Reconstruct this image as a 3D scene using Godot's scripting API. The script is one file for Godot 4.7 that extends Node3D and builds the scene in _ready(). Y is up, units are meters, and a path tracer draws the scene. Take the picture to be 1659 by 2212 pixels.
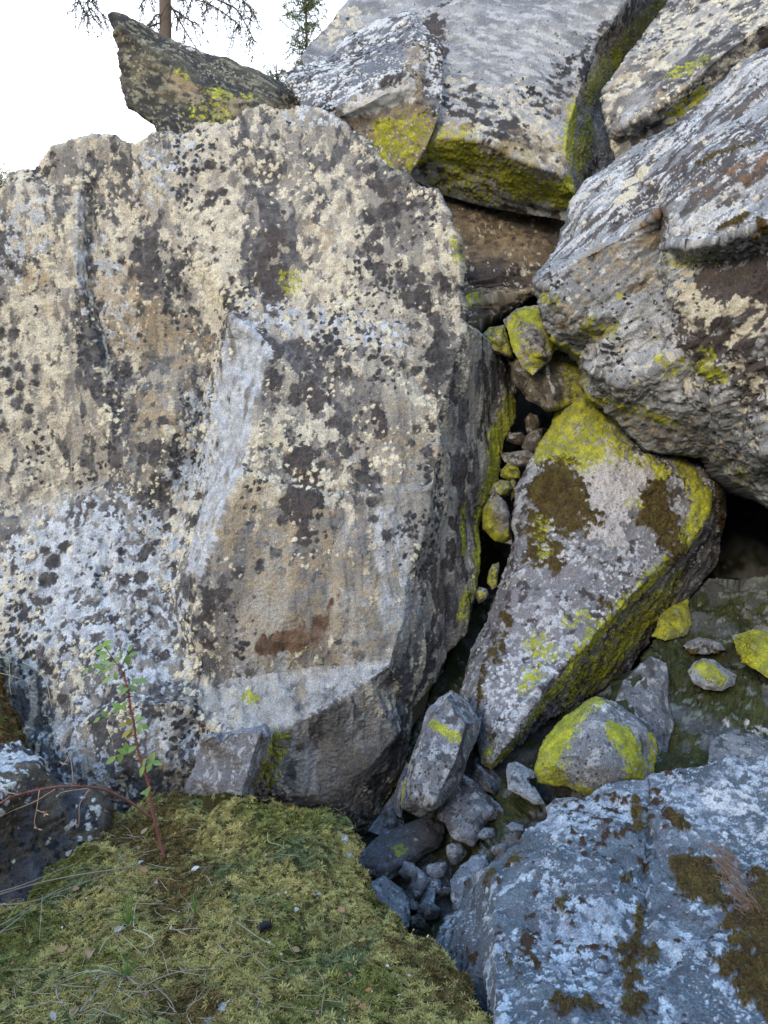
extends Node3D

# Survey frame: points are read off as (across, down, metres away) from the standpoint
const W2 := 829.5
const H2 := 1106.0
var F := 1580.0
var eye := Vector3(0, 1.6, 0)
var cf := Vector3.FORWARD
var cr := Vector3.RIGHT
var cu := Vector3.UP

var nA := FastNoiseLite.new()
var nB := FastNoiseLite.new()
var nC := FastNoiseLite.new()
var nL := FastNoiseLite.new()
var nR := FastNoiseLite.new()
var nG := FastNoiseLite.new()
var rocks: Array = []
var results: Array = []
var M := {}
var names := {}


func at(x: float, y: float, d: float) -> Vector3:
	return eye + cf * d + cr * ((x - W2) / F * d) + cu * ((H2 - y) / F * d)


func numbered(called: String) -> String:
	if not names.has(called):
		names[called] = 0
		return called
	names[called] += 1
	return "%s_%03d" % [called, names[called]]


func tag(o: Node, label: String, category: String, group := "", kind := "") -> void:
	if label: o.set_meta("label", label)
	if category: o.set_meta("category", category)
	if group: o.set_meta("group", group)
	if kind: o.set_meta("kind", kind)


func setup_noise() -> void:
	for a in [[nA, 11, 4, 0.55], [nB, 77, 3, 0.5], [nG, 301, 2, 0.6]]:
		var n: FastNoiseLite = a[0]
		n.noise_type = FastNoiseLite.TYPE_SIMPLEX_SMOOTH
		n.seed = a[1]
		n.frequency = 1.0
		n.fractal_type = FastNoiseLite.FRACTAL_FBM
		n.fractal_octaves = a[2]
		n.fractal_gain = a[3]
	nL.noise_type = FastNoiseLite.TYPE_SIMPLEX_SMOOTH
	nL.seed = 5
	nL.frequency = 1.0
	nL.fractal_type = FastNoiseLite.FRACTAL_NONE
	nC.noise_type = FastNoiseLite.TYPE_CELLULAR
	nC.seed = 23
	nC.frequency = 1.0
	nC.fractal_type = FastNoiseLite.FRACTAL_NONE
	nC.cellular_return_type = FastNoiseLite.RETURN_DISTANCE
	nC.cellular_jitter = 1.0
	nR.noise_type = FastNoiseLite.TYPE_SIMPLEX_SMOOTH
	nR.seed = 41
	nR.frequency = 1.0
	nR.fractal_type = FastNoiseLite.FRACTAL_RIDGED
	nR.fractal_octaves = 3


# ---------------------------------------------------------------- rock surface
func resample(flat: Array, step: float, closed: bool) -> Array:
	var pts := []
	for i in range(0, flat.size(), 3):
		pts.append(Vector3(flat[i], flat[i + 1], flat[i + 2]))
	var out := []
	var n := pts.size()
	for i in (n if closed else n - 1):
		var a: Vector3 = pts[i]
		var b: Vector3 = pts[(i + 1) % n]
		var k := maxi(1, int(round(Vector2(b.x - a.x, b.y - a.y).length() / step)))
		for j in k:
			out.append(a.lerp(b, float(j) / k))
	if not closed: out.append(pts[n - 1])
	return out


func build_rock(idx: int) -> void:
	var R: Dictionary = rocks[idx]
	var rough: float = R.get("step", 24.0)
	var ring := resample(R.o, rough, true)
	var pts := ring.duplicate()
	var keep := PackedByteArray()
	for p in ring: keep.append(1)
	for line in R.get("k", []):
		for p in resample(line, rough, false):
			var twice := false
			for e in pts:
				if absf(e.x - p.x) + absf(e.y - p.y) < 6.0:
					twice = true
					break
			if twice: continue
			pts.append(p)
			keep.append(1)
	if R.has("dome"):
		var c := Vector3.ZERO
		for p in ring: c += p
		c /= ring.size()
		var lean: Array = R.get("lean", [0.0, 0.0])
		for q in [[0.72, 0.62], [0.4, 0.9], [0.0, 1.0]]:
			var i := 0
			for p in ring:
				if q[0] == 0.0 and i > 0: break
				var s: float = q[0]
				if i % 2 == 0 or s > 0.5:
					pts.append(Vector3(lerpf(c.x, p.x, s) + lean[0] * (1.0 - s), lerpf(c.y, p.y, s) + lean[1] * (1.0 - s), lerpf(c.z, p.z, s) - R.dome * q[1] * (1.0 + R.get("lump", 0.25) * sin(i * 2.7 + c.x))))
					keep.append(0)
				i += 1
	var flat := PackedVector2Array()
	var poly := PackedVector2Array()
	for p in ring: poly.append(Vector2(p.x, p.y))
	for p in pts: flat.append(Vector2(p.x + 0.013 * sin(p.y * 7.1), p.y + 0.013 * cos(p.x * 5.3)))
	var tin := Geometry2D.triangulate_delaunay(flat)
	# even spread of points between the surveyed ones, then a second triangulation with well-shaped faces
	var first := pts.size()
	var lo := poly[0]
	var hi := poly[0]
	for p in poly:
		lo = lo.min(p)
		hi = hi.max(p)
	var rowi := 0
	var gy := lo.y + rough * 0.5
	while gy < hi.y:
		var gx := lo.x + rough * (0.25 if rowi % 2 == 0 else 0.75)
		while gx < hi.x:
			var g := Vector2(gx + rough * 0.18 * sin(gx * 1.7 + gy * 2.3), gy + rough * 0.18 * cos(gx * 2.9 - gy * 1.1))
			gx += rough
			if not Geometry2D.is_point_in_polygon(g, poly): continue
			var near := false
			for k in first:
				if flat[k].distance_squared_to(g) < rough * rough * 0.42:
					near = true
					break
			if near: continue
			for i in range(0, tin.size(), 3):
				var a := flat[tin[i]]
				var b := flat[tin[i + 1]]
				var c := flat[tin[i + 2]]
				if g.x < minf(a.x, minf(b.x, c.x)) or g.x > maxf(a.x, maxf(b.x, c.x)) or g.y < minf(a.y, minf(b.y, c.y)) or g.y > maxf(a.y, maxf(b.y, c.y)): continue
				var den := (b - a).cross(c - a)
				if absf(den) < 1e-4: continue
				var wb := (g - a).cross(c - a) / den
				var wc := (b - a).cross(g - a) / den
				if wb < -0.001 or wc < -0.001 or wb + wc > 1.001: continue
				pts.append(Vector3(g.x, g.y, pts[tin[i]].z * (1.0 - wb - wc) + pts[tin[i + 1]].z * wb + pts[tin[i + 2]].z * wc))
				keep.append(0)
				break
		gy += rough * 0.87
		rowi += 1
	for k in range(first, pts.size()): flat.append(Vector2(pts[k].x, pts[k].y))
	tin = Geometry2D.triangulate_delaunay(flat)
	var V := PackedVector3Array()
	var back := PackedByteArray()
	for p in pts:
		V.append(at(p.x, p.y, p.z))
		back.append(0)
	var T := PackedInt32Array()
	for i in range(0, tin.size(), 3):
		var a := tin[i]
		var b := tin[i + 1]
		var c := tin[i + 2]
		var m := (flat[a] + flat[b] + flat[c]) / 3.0
		if not Geometry2D.is_point_in_polygon(m, poly): continue
		var cr2 := (flat[b] - flat[a]).cross(flat[c] - flat[a])
		if absf(cr2) < 0.5: continue
		if cr2 > 0.0: T.append_array([a, b, c])
		else: T.append_array([a, c, b])
	R.tin_v = V.duplicate()
	R.tin_t = T.duplicate()
	# close it behind: sides and a back
	var edges := {}
	for i in range(0, T.size(), 3):
		for j in 3:
			edges[(T[i + j] << 24) | T[i + (j + 1) % 3]] = true
	var centre := Vector3.ZERO
	for i in ring.size(): centre += V[i]
	centre /= ring.size()
	var bv: Vector3 = R.get("bv", (centre - eye).normalized() * float(R.get("th", 0.8)))
	var shrink: float = R.get("sh", 0.78)
	var twin := {}
	var hub := -1
	var keys := edges.keys()
	for e in keys:
		var a: int = e >> 24
		var b: int = e & 0xffffff
		if edges.has((b << 24) | a): continue
		for v in [a, b]:
			if not twin.has(v):
				twin[v] = V.size()
				V.append(centre + bv + (V[v] - centre) * shrink)
				back.append(1)
				keep.append(1)
		if hub < 0:
			hub = V.size()
			V.append(centre + bv * 1.12)
			back.append(1)
			keep.append(1)
		T.append_array([b, a, twin[a], b, twin[a], twin[b], twin[b], twin[a], hub])
	# split edges until they are small as seen from the standpoint
	var fine: float = R.get("fine", 3.6)
	var done := PackedInt32Array()
	var level := 0
	while T.size() > 0 and level < 14:
		level += 1
		var mids := {}
		var next := PackedInt32Array()
		for i in range(0, T.size(), 3):
			var a := T[i]
			var b := T[i + 1]
			var c := T[i + 2]
			var ab := mid_of(a, b, V, back, keep, mids, fine)
			var bc := mid_of(b, c, V, back, keep, mids, fine)
			var ca := mid_of(c, a, V, back, keep, mids, fine)
			if ab < 0 and bc < 0 and ca < 0:
				done.append(a); done.append(b); done.append(c)
			elif ab >= 0 and bc >= 0 and ca >= 0:
				next.append_array([a, ab, ca, ab, b, bc, ca, bc, c, ab, bc, ca])
			elif ab >= 0 and bc >= 0:
				next.append_array([ab, b, bc, a, ab, bc, a, bc, c])
			elif bc >= 0 and ca >= 0:
				next.append_array([bc, c, ca, a, b, bc, a, bc, ca])
			elif ca >= 0 and ab >= 0:
				next.append_array([a, ab, ca, ab, b, c, ab, c, ca])
			elif ab >= 0:
				next.append_array([a, ab, c, ab, b, c])
			elif bc >= 0:
				next.append_array([a, b, bc, a, bc, c])
			else:
				next.append_array([a, b, ca, b, c, ca])
		T = next
		if R.get("soft", false) and (level == 1 or level == 3): relax(V, T, done, keep, back, 0.5, level == 3)
	T = done
	dress(R, V, T, back)
	results[idx] = {"t": T}


func mid_of(a: int, b: int, V: PackedVector3Array, back: PackedByteArray, keep: PackedByteArray, mids: Dictionary, fine: float) -> int:
	var key := (a << 24) | b if a < b else (b << 24) | a
	if mids.has(key): return mids[key]
	var p := V[a]
	var q := V[b]
	var m := (p + q) * 0.5
	var l := p.distance_to(q)
	var r := m - eye
	var dep := maxf(r.dot(cf), 0.3)
	var lim := fine
	if back[a] + back[b] > 0:
		lim = maxf(fine * 8.0, 0.07 * F / dep)
	else:
		var sx := absf(r.dot(cr) / dep * F) - W2
		var sy := absf(r.dot(cu) / dep * F) - H2
		var over := maxf(sx, sy)
		if over > 30.0: lim = fine * (3.0 if over < 250.0 else 7.0)
	var along := (q - p).dot(r) / r.length()
	l = sqrt(maxf(l * l - 0.76 * along * along, 0.0))
	if l / dep * F <= lim:
		mids[key] = -1
		return -1
	var n := V.size()
	V.append(m)
	back.append(1 if back[a] == 1 or back[b] == 1 else 0)
	keep.append(1 if keep[a] == 1 and keep[b] == 1 else 0)
	mids[key] = n
	return n


func relax(V: PackedVector3Array, T: PackedInt32Array, D: PackedInt32Array, keep: PackedByteArray, back: PackedByteArray, amount: float, all: bool) -> void:
	var sum := PackedVector3Array()
	var cnt := PackedInt32Array()
	sum.resize(V.size())
	cnt.resize(V.size())
	for X in [T, D]:
		for i in range(0, X.size(), 3):
			for j in 3:
				var a: int = X[i + j]
				var b: int = X[i + (j + 1) % 3]
				sum[a] += V[b]
				cnt[a] += 1
	for i in V.size():
		if cnt[i] > 2 and back[i] == 0 and (all or keep[i] == 0):
			V[i] = V[i].lerp(sum[i] / cnt[i], amount)


func normals_of(V: PackedVector3Array, T: PackedInt32Array) -> PackedVector3Array:
	var N := PackedVector3Array()
	N.resize(V.size())
	for i in range(0, T.size(), 3):
		var a := T[i]
		var b := T[i + 1]
		var c := T[i + 2]
		var n := (V[c] - V[a]).cross(V[b] - V[a])
		N[a] += n
		N[b] += n
		N[c] += n
	for i in N.size(): N[i] = N[i].normalized()
	return N


# where the line of sight through (x, y) meets the coarse surface of a rock
func on_rock(R: Dictionary, x: float, y: float) -> Vector3:
	var dir := (at(x, y, 1.0) - eye).normalized()
	var V: PackedVector3Array = R.tin_v
	var T: PackedInt32Array = R.tin_t
	var best := INF
	var hit := Vector3.ZERO
	for i in range(0, T.size(), 3):
		var h = Geometry3D.ray_intersects_triangle(eye, dir, V[T[i]], V[T[i + 1]], V[T[i + 2]])
		if h != null and eye.distance_to(h) < best:
			best = eye.distance_to(h)
			hit = h
	if best == INF:
		for v in V:
			var d := (v - eye).cross(dir).length()
			if d < best:
				best = d
				hit = eye + dir * (v - eye).dot(dir)
	return hit


func dress(R: Dictionary, V: PackedVector3Array, T: PackedInt32Array, back: PackedByteArray) -> void:
	var N := normals_of(V, T)
	var fol: Array = R.get("fol", [0.0, 1.0])
	var u: Vector3 = (cr * fol[0] - cu * fol[1]).normalized()
	var w := cf
	var v: Vector3 = u.cross(w).normalized()
	var layers: Array = style(R.get("style", "grey"))
	var given: Dictionary = R.get("z", {})
	var fm: float = R.get("fm", 1.0)
	for L in layers:
		L.f *= fm
		L.g *= minf(fm, 1.6)
		L.mf *= sqrt(fm)
		var zs := []
		for z in given.get(L.n, []):
			var a := on_rock(R, z[0], z[1])
			var b := on_rock(R, z[2], z[3])
			var l2 := a.distance_squared_to(b)
			var rad: float = z[4] * L.zr * (a - eye).dot(cf) / F
			zs.append([a, b - a, 1.0 / l2 if l2 > 1e-6 else 0.0, rad, z[5], (a + b) * 0.5, sqrt(l2) * 0.5 + rad])
		L.zs = zs
		# faces of the rock that are marked out by a ring of points on its surface
		L.faces = []
		for ring3 in R.get("faces", {}).get(L.n, []):
			var flat2 := PackedVector2Array()
			for j in range(0, ring3.size(), 2):
				var h := on_rock(R, ring3[j], ring3[j + 1])
				flat2.append(Vector2(h.dot(cr), h.dot(cu)))
			var b2 := Rect2(flat2[0], Vector2.ZERO)
			for h in flat2: b2 = b2.expand(h)
			L.faces.append([b2.grow(0.05), flat2])
	var dd: Array = R.get("disp", [0.03, 1.6, 0.012, 6.0, 0.004, 26.0])
	var terr: Array = R.get("terr", [0.0, 1.0, 0.0])
	var tn: Vector3 = (v + w * float(terr[2])).normalized()
	var cut: float = R.get("cut", 0.0)
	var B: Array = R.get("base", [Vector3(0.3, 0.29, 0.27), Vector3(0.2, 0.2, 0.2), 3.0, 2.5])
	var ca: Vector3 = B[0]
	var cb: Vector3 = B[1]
	var bf: float = B[2]
	var bs: float = B[3]
	var bandy: float = R.get("band", 0.55)
	var crack: float = R.get("crack", 0.0)
	var tone: float = R.get("tone", 1.0)
	var grain: float = R.get("grain", 0.34)
	var mossy := PackedInt32Array()
	var C := PackedColorArray()
	C.resize(V.size())
	var off := Vector3(idx_off(R), idx_off(R) * 0.37, idx_off(R) * 0.71)
	for i in V.size():
		var p := V[i]
		var po := p + off
		var q := Vector3(po.dot(u), po.dot(v), po.dot(w))
		var lift := 0.0
		var bb := nA.get_noise_3d(q.x * bf / bs, q.y * bf, q.z * bf)
		var band := nB.get_noise_3d(q.x * bf * 0.9, q.y * bf * 9.0, q.z * bf * 9.0)
		var col := ca.lerp(cb, clampf(0.5 + bb * 1.5 + band * bandy, 0.0, 1.0))
		var g := nG.get_noise_3d(po.x * 95.0, po.y * 95.0, po.z * 95.0)
		var wq := 0.35 * nG.get_noise_3d(po.x * 38.0, po.y * 38.0, po.z * 38.0)
		for L in layers:
			var zv := 0.0
			for z in L.zs:
				var mid: Vector3 = z[5]
				if absf(mid.x - p.x) > z[6] or absf(mid.y - p.y) > z[6]: continue
				var a: Vector3 = z[0]
				var ab: Vector3 = z[1]
				var t := clampf((p - a).dot(ab) * z[2], 0.0, 1.0)
				var dist := p.distance_to(a + ab * t)
				if dist < z[3]: zv += z[4] * minf(1.0, 1.7 * (1.0 - dist / z[3]))
			for fc in L.faces:
				var p2 := Vector2(p.dot(cr) + 0.03 * wq, p.dot(cu) - 0.05 * wq)
				if fc[0].has_point(p2) and Geometry2D.is_point_in_polygon(p2, fc[1]): zv += 0.62
			if L.only and zv == 0.0: continue
			var val := zv
			var f: float = L.f
			match L.k:
				0: val += nA.get_noise_3d(q.x * f / L.s + L.o, q.y * f, q.z * f)
				1:
					val += -nC.get_noise_3d(q.x * f / L.s + L.o + wq * L.e, q.y * f - wq * L.e, q.z * f) - 0.5 + 0.2 * nL.get_noise_3d(q.x * f * 0.45 + L.o, q.y * f * 0.45, q.z * f * 0.45)
				3:
					val += nA.get_noise_3d(q.x * f / L.s + L.o, q.y * f, q.z * f) + 0.42 * (-nC.get_noise_3d(q.x * L.g + wq, q.y * L.g - wq, q.z * L.g) - 0.5)
				2: val += nR.get_noise_3d(q.x * f / L.s + L.o, q.y * f, q.z * f)
			if L.m != 0.0: val += L.m * nL.get_noise_3d(q.x * L.mf / L.ms + L.o * 3.1, q.y * L.mf, q.z * L.mf)
			var am := smoothstep(L.t - L.w, L.t + L.w, val)
			if am <= 0.0: continue
			var lc: Vector3 = L.c
			if L.c2 != Vector3.ZERO: lc = lc.lerp(L.c2, clampf(0.5 + nB.get_noise_3d(po.x * 13.0 + L.o, po.y * 13.0, po.z * 13.0) * 1.3, 0.0, 1.0))
			col = col.lerp(lc, am * L.a)
			if am > 0.6 and L.n == "moss" and back[i] == 0: mossy.append(i)
			lift += am * L.h * (1.0 + L.r * (g + wq * 2.0))
		col *= tone * (1.0 + grain * g)
		C[i] = Color(clampf(col.x, 0.004, 0.95), clampf(col.y, 0.004, 0.95), clampf(col.z, 0.004, 0.95))
		var d: float = dd[0] * nL.get_noise_3d(po.x * dd[1], po.y * dd[1], po.z * dd[1]) + dd[2] * nB.get_noise_3d(q.x * dd[3] * 0.6, q.y * dd[3], q.z * dd[3]) + dd[4] * wq * 3.0
		if terr[0] > 0.0:
			var s: float = po.dot(tn) * terr[1] + 0.8 * nL.get_noise_3d(po.x * 1.3, po.y * 1.3, po.z * 1.3) + 0.25 * bb
			var fr: float = s - floorf(s)
			var am2 := 0.55 + 0.9 * nL.get_noise_3d(q.x * 0.9, q.y * 0.9 + 9.0, q.z)
			d += terr[0] * maxf(am2, 0.0) * (fr - smoothstep(0.82, 1.0, fr))
			s = po.dot(tn) * terr[1] * 4.3 + 1.1 * bb
			fr = s - floorf(s)
			d += terr[0] * 0.28 * (fr - smoothstep(0.75, 1.0, fr))
		if cut > 0.0:
			# broken facets: cells of slightly different height with sharp steps between
			var cc := nC.get_noise_3d(q.x * 2.2 / 1.6, q.y * 2.2, q.z * 2.2)
			d += cut * (0.5 + cc)
		if crack > 0.0:
			d -= crack * smoothstep(0.62, 0.9, nR.get_noise_3d(q.x * 0.45, q.y * 1.25, q.z * 1.25))
		V[i] = p + N[i] * (d + lift)
	N = normals_of(V, T)
	R.V = V
	R.N = N
	R.C = C
	R.mossy = mossy


func idx_off(R: Dictionary) -> float:
	return float(R.get("seed", 0)) * 7.31


func layer(n: String, c: Vector3, k: int, f: float, t: float, w: float, more := {}) -> Dictionary:
	var L := {"n": n, "c": c, "c2": Vector3.ZERO, "k": k, "f": f, "s": 1.0, "t": t, "w": w, "m": 0.0, "mf": 1.2, "h": 0.0, "r": 0.0, "o": 0.0, "a": 1.0, "only": false, "ms": 1.0, "e": 1.0, "g": 42.0, "zr": 1.0}
	L.merge(more, true)
	return L


func style(s: String) -> Array:
	var yellow := layer("yellow", Vector3(0.42, 0.42, 0.03), 3, 17.0, 0.42, 0.24, {"only": true, "c2": Vector3(0.23, 0.24, 0.035), "h": 0.0018, "r": 0.6, "o": 31.0, "zr": 1.32, "g": 50.0, "a": 0.93})
	var moss := layer("moss", Vector3(0.06, 0.042, 0.02), 0, 12.0, 0.4, 0.08, {"only": true, "c2": Vector3(0.1, 0.08, 0.028), "h": 0.01, "r": 1.0, "o": 51.0, "zr": 1.15})
	var brown := layer("brown", Vector3(0.085, 0.07, 0.065), 0, 8.0, 0.4, 0.05, {"only": true, "s": 1.6, "c2": Vector3(0.06, 0.055, 0.055), "o": 61.0})
	var ochre := layer("ochre", Vector3(0.36, 0.275, 0.165), 0, 8.0, 0.4, 0.26, {"only": true, "o": 71.0, "a": 0.65, "c2": Vector3(0.27, 0.22, 0.15), "zr": 1.2})
	var pale := layer("pale", Vector3(0.56, 0.55, 0.53), 0, 9.0, 0.4, 0.08, {"only": true, "c2": Vector3(0.44, 0.44, 0.43), "h": 0.002, "o": 81.0})
	var bare := layer("bare", Vector3(0.47, 0.48, 0.49), 0, 8.0, 0.38, 0.2, {"only": true, "s": 5.0, "c2": Vector3(0.29, 0.3, 0.312), "o": 91.0, "a": 0.85})
	var rust := layer("rust", Vector3(0.085, 0.055, 0.04), 0, 8.0, 0.4, 0.14, {"only": true, "s": 2.0, "c2": Vector3(0.19, 0.125, 0.085), "o": 95.0})
	var black := layer("black", Vector3(0.035, 0.035, 0.038), 1, 26.0, 0.25, 0.05, {"m": 0.38, "mf": 1.6, "o": 5.0})
	match s:
		"main":
			return [
				bare,
				layer("stain", Vector3(0.12, 0.112, 0.108), 0, 2.6, 0.1, 0.16, {"s": 4.5, "o": 47.0, "c2": Vector3(0.18, 0.165, 0.15), "a": 0.8}),
				layer("dark", Vector3(0.07, 0.068, 0.072), 0, 4.4, 0.12, 0.05, {"s": 2.8, "m": 0.34, "mf": 1.7, "ms": 4.0, "c2": Vector3(0.13, 0.125, 0.125)}),
				layer("ash", Vector3(0.17, 0.165, 0.165), 1, 10.0, 0.27, 0.05, {"m": 0.4, "mf": 1.7, "o": 19.0, "e": 0.6, "c2": Vector3(0.1, 0.1, 0.1)}),
				layer("cream", Vector3(0.56, 0.515, 0.40), 3, 8.5, 0.15, 0.1, {"c2": Vector3(0.38, 0.345, 0.28), "m": 0.42, "mf": 1.9, "ms": 4.0, "o": 13.0, "h": 0.004, "s": 1.6, "g": 55.0}),
				layer("chalk", Vector3(0.5, 0.525, 0.55), 3, 12.0, 0.36, 0.05, {"only": true, "c2": Vector3(0.31, 0.33, 0.355), "o": 33.0, "h": 0.003, "s": 1.4, "zr": 1.1}),  # pale lichen, with sky blue on the up-facing rock painted in
				ochre, brown, rust, pale,
				layer("blots", Vector3(0.05, 0.048, 0.05), 1, 8.0, 0.33, 0.06, {"m": 0.45, "mf": 2.2, "ms": 2.0, "o": 8.0, "e": 0.6, "c2": Vector3(0.1, 0.09, 0.085)}),
				layer("black", Vector3(0.05, 0.05, 0.052), 1, 20.0, 0.37, 0.07, {"m": 0.45, "mf": 2.6, "ms": 2.5, "o": 5.0}),
				layer("facet", Vector3(0.49, 0.52, 0.55), 0, 9.0, 0.47, 0.22, {"only": true, "s": 6.0, "c2": Vector3(0.3, 0.325, 0.36), "o": 97.0, "a": 0.9}),  # pale blue skylight on the up-left face, put into the colour
				layer("ledge", Vector3(0.43, 0.42, 0.40), 0, 7.0, 0.46, 0.3, {"only": true, "s": 1.2, "c2": Vector3(0.3, 0.285, 0.26), "o": 99.0, "a": 0.85}),  # lighter because the ledge faces up: that light is painted in
				layer("dots", Vector3(0.60, 0.55, 0.41), 1, 19.0, 0.41, 0.06, {"m": 0.4, "mf": 2.4, "o": 17.0, "h": 0.003}),
				yellow]
		"blue":   # clean blue-grey gneiss with white veins
			return [
				bare,
				layer("white", Vector3(0.46, 0.46, 0.455), 0, 8.0, 0.26, 0.12, {"s": 2.4, "o": 3.0, "a": 0.7}),
				layer("cream", Vector3(0.55, 0.5, 0.38), 0, 9.0, 0.55, 0.07, {"o": 13.0, "h": 0.003, "c2": Vector3(0.38, 0.35, 0.29)}),
				layer("dark", Vector3(0.06, 0.055, 0.055), 0, 8.0, 0.6, 0.06, {"o": 23.0, "s": 1.3}),
				brown, ochre, rust,
				layer("black", Vector3(0.03, 0.03, 0.033), 1, 20.0, 0.46, 0.05, {"m": 0.2, "mf": 1.6, "o": 5.0, "h": 0.004}),
				moss, pale, yellow]
		"slate":  # dark slate with white crusts in streaks
			return [
				bare,
				layer("dark", Vector3(0.06, 0.055, 0.06), 0, 5.0, 0.1, 0.06, {"s": 2.2, "m": 0.2, "o": 23.0, "c2": Vector3(0.1, 0.095, 0.1)}),
				layer("white", Vector3(0.55, 0.56, 0.56), 3, 12.0, 0.12, 0.06, {"s": 2.8, "o": 3.0, "m": 0.25, "mf": 1.5, "h": 0.003, "c2": Vector3(0.4, 0.41, 0.41)}),
				brown, rust, ochre, pale,
				layer("dots", Vector3(0.62, 0.6, 0.54), 1, 30.0, 0.3, 0.05, {"m": 0.3, "mf": 2.5, "o": 17.0, "h": 0.002}),
				layer("cream", Vector3(0.6, 0.55, 0.42), 0, 9.0, 0.55, 0.06, {"o": 13.0, "h": 0.004, "s": 1.6}),
				layer("black", Vector3(0.03, 0.03, 0.033), 1, 24.0, 0.3, 0.05, {"m": 0.3, "mf": 1.6, "o": 5.0}),
				moss, yellow]
		"gneiss": # layered grey-brown with fine streaks, few lichens
			return [
				bare,
				layer("dark", Vector3(0.055, 0.052, 0.055), 0, 8.0, 0.22, 0.08, {"s": 3.4, "o": 23.0, "a": 0.9, "c2": Vector3(0.1, 0.08, 0.07)}),
				layer("white", Vector3(0.56, 0.56, 0.555), 3, 11.0, 0.28, 0.06, {"s": 4.5, "o": 3.0, "a": 0.92, "h": 0.002, "m": 0.2, "mf": 3.0, "c2": Vector3(0.38, 0.385, 0.39)}),
				layer("dots", Vector3(0.55, 0.53, 0.5), 1, 34.0, 0.46, 0.05, {"m": 0.2, "mf": 2.5, "o": 17.0}),
				layer("cream", Vector3(0.5, 0.46, 0.36), 1, 12.0, 0.36, 0.06, {"o": 13.0, "h": 0.002, "m": 0.25, "mf": 1.8}),
				brown, ochre, rust, pale,
				layer("black", Vector3(0.03, 0.03, 0.033), 1, 22.0, 0.38, 0.05, {"m": 0.3, "mf": 1.6, "o": 5.0}),
				moss, yellow]
		"olive":  # the dark overhanging wedge
			return [
				layer("dark", Vector3(0.045, 0.043, 0.04), 0, 4.0, 0.02, 0.1, {"s": 2.4, "o": 23.0}),
				layer("cream", Vector3(0.2, 0.18, 0.12), 3, 12.0, 0.22, 0.06, {"o": 13.0, "s": 1.8, "m": 0.2, "c2": Vector3(0.18, 0.17, 0.12)}),
				ochre, brown, pale,
				layer("dots", Vector3(0.28, 0.26, 0.19), 1, 20.0, 0.36, 0.05, {"m": 0.25, "o": 17.0}),
				layer("black", Vector3(0.03, 0.03, 0.033), 1, 16.0, 0.3, 0.05, {"m": 0.2, "o": 5.0}),
				yellow]
		"slab":   # leaning slab: mauve-grey crust, moss, white speckle
			return [
				bare,
				layer("crust", Vector3(0.2, 0.19, 0.195), 3, 8.0, 0.02, 0.07, {"o": 43.0, "c2": Vector3(0.2, 0.19, 0.2), "h": 0.003, "r": 0.6}),
				layer("dark", Vector3(0.07, 0.06, 0.06), 0, 7.0, 0.18, 0.06, {"o": 23.0, "s": 1.2, "m": 0.2}),
				layer("white", Vector3(0.44, 0.445, 0.45), 3, 14.0, 0.33, 0.08, {"o": 3.0, "s": 1.5, "h": 0.003, "m": 0.25, "mf": 2.5, "c2": Vector3(0.34, 0.335, 0.35)}),
				layer("dots", Vector3(0.55, 0.54, 0.52), 1, 26.0, 0.34, 0.05, {"m": 0.25, "mf": 2.5, "o": 17.0, "h": 0.003}),
				ochre,
				layer("smooth", Vector3(0.47, 0.44, 0.42), 0, 12.0, 0.4, 0.05, {"only": true, "o": 85.0, "c2": Vector3(0.39, 0.37, 0.355), "h": 0.006, "r": 0.3}),
				layer("pits", Vector3(0.14, 0.14, 0.14), 1, 34.0, 0.62, 0.04, {"only": true, "o": 9.0}),
				brown, rust, pale, moss, yellow]
		"frost":  # the near block: blue-grey with white frosting, moss cushions
			return [
				bare,
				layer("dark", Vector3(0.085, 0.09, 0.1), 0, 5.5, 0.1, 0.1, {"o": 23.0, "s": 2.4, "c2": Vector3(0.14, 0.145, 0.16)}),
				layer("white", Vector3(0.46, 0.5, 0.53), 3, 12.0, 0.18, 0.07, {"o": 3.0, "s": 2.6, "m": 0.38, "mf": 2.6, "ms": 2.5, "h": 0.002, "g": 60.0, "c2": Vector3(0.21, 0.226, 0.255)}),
				pale,
				layer("dots", Vector3(0.42, 0.45, 0.48), 1, 46.0, 0.42, 0.06, {"m": 0.3, "mf": 3.0, "o": 17.0, "h": 0.001}),
				layer("red", Vector3(0.06, 0.035, 0.025), 0, 9.0, 0.4, 0.06, {"o": 29.0, "m": 0.3, "mf": 2.2, "c2": Vector3(0.06, 0.035, 0.015), "h": 0.003, "r": 1.0}),
				brown, rust,
				moss, yellow]
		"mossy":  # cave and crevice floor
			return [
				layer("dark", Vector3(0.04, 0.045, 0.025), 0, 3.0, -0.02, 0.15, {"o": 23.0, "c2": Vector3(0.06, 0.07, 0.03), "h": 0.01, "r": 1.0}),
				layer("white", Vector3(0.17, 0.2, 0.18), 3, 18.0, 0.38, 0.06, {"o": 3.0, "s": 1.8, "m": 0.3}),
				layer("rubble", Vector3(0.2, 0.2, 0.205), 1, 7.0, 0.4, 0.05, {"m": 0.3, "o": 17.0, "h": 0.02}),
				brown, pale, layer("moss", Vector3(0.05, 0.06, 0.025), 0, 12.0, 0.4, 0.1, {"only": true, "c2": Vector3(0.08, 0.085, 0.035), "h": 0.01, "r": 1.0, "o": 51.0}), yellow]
		"earth":
			return [
				layer("dark", Vector3(0.05, 0.045, 0.012), 0, 6.0, 0.1, 0.2, {"o": 23.0}),
				layer("litter", Vector3(0.07, 0.05, 0.025), 0, 9.0, 0.2, 0.15, {"o": 3.0}),
				brown, pale, moss]
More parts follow.
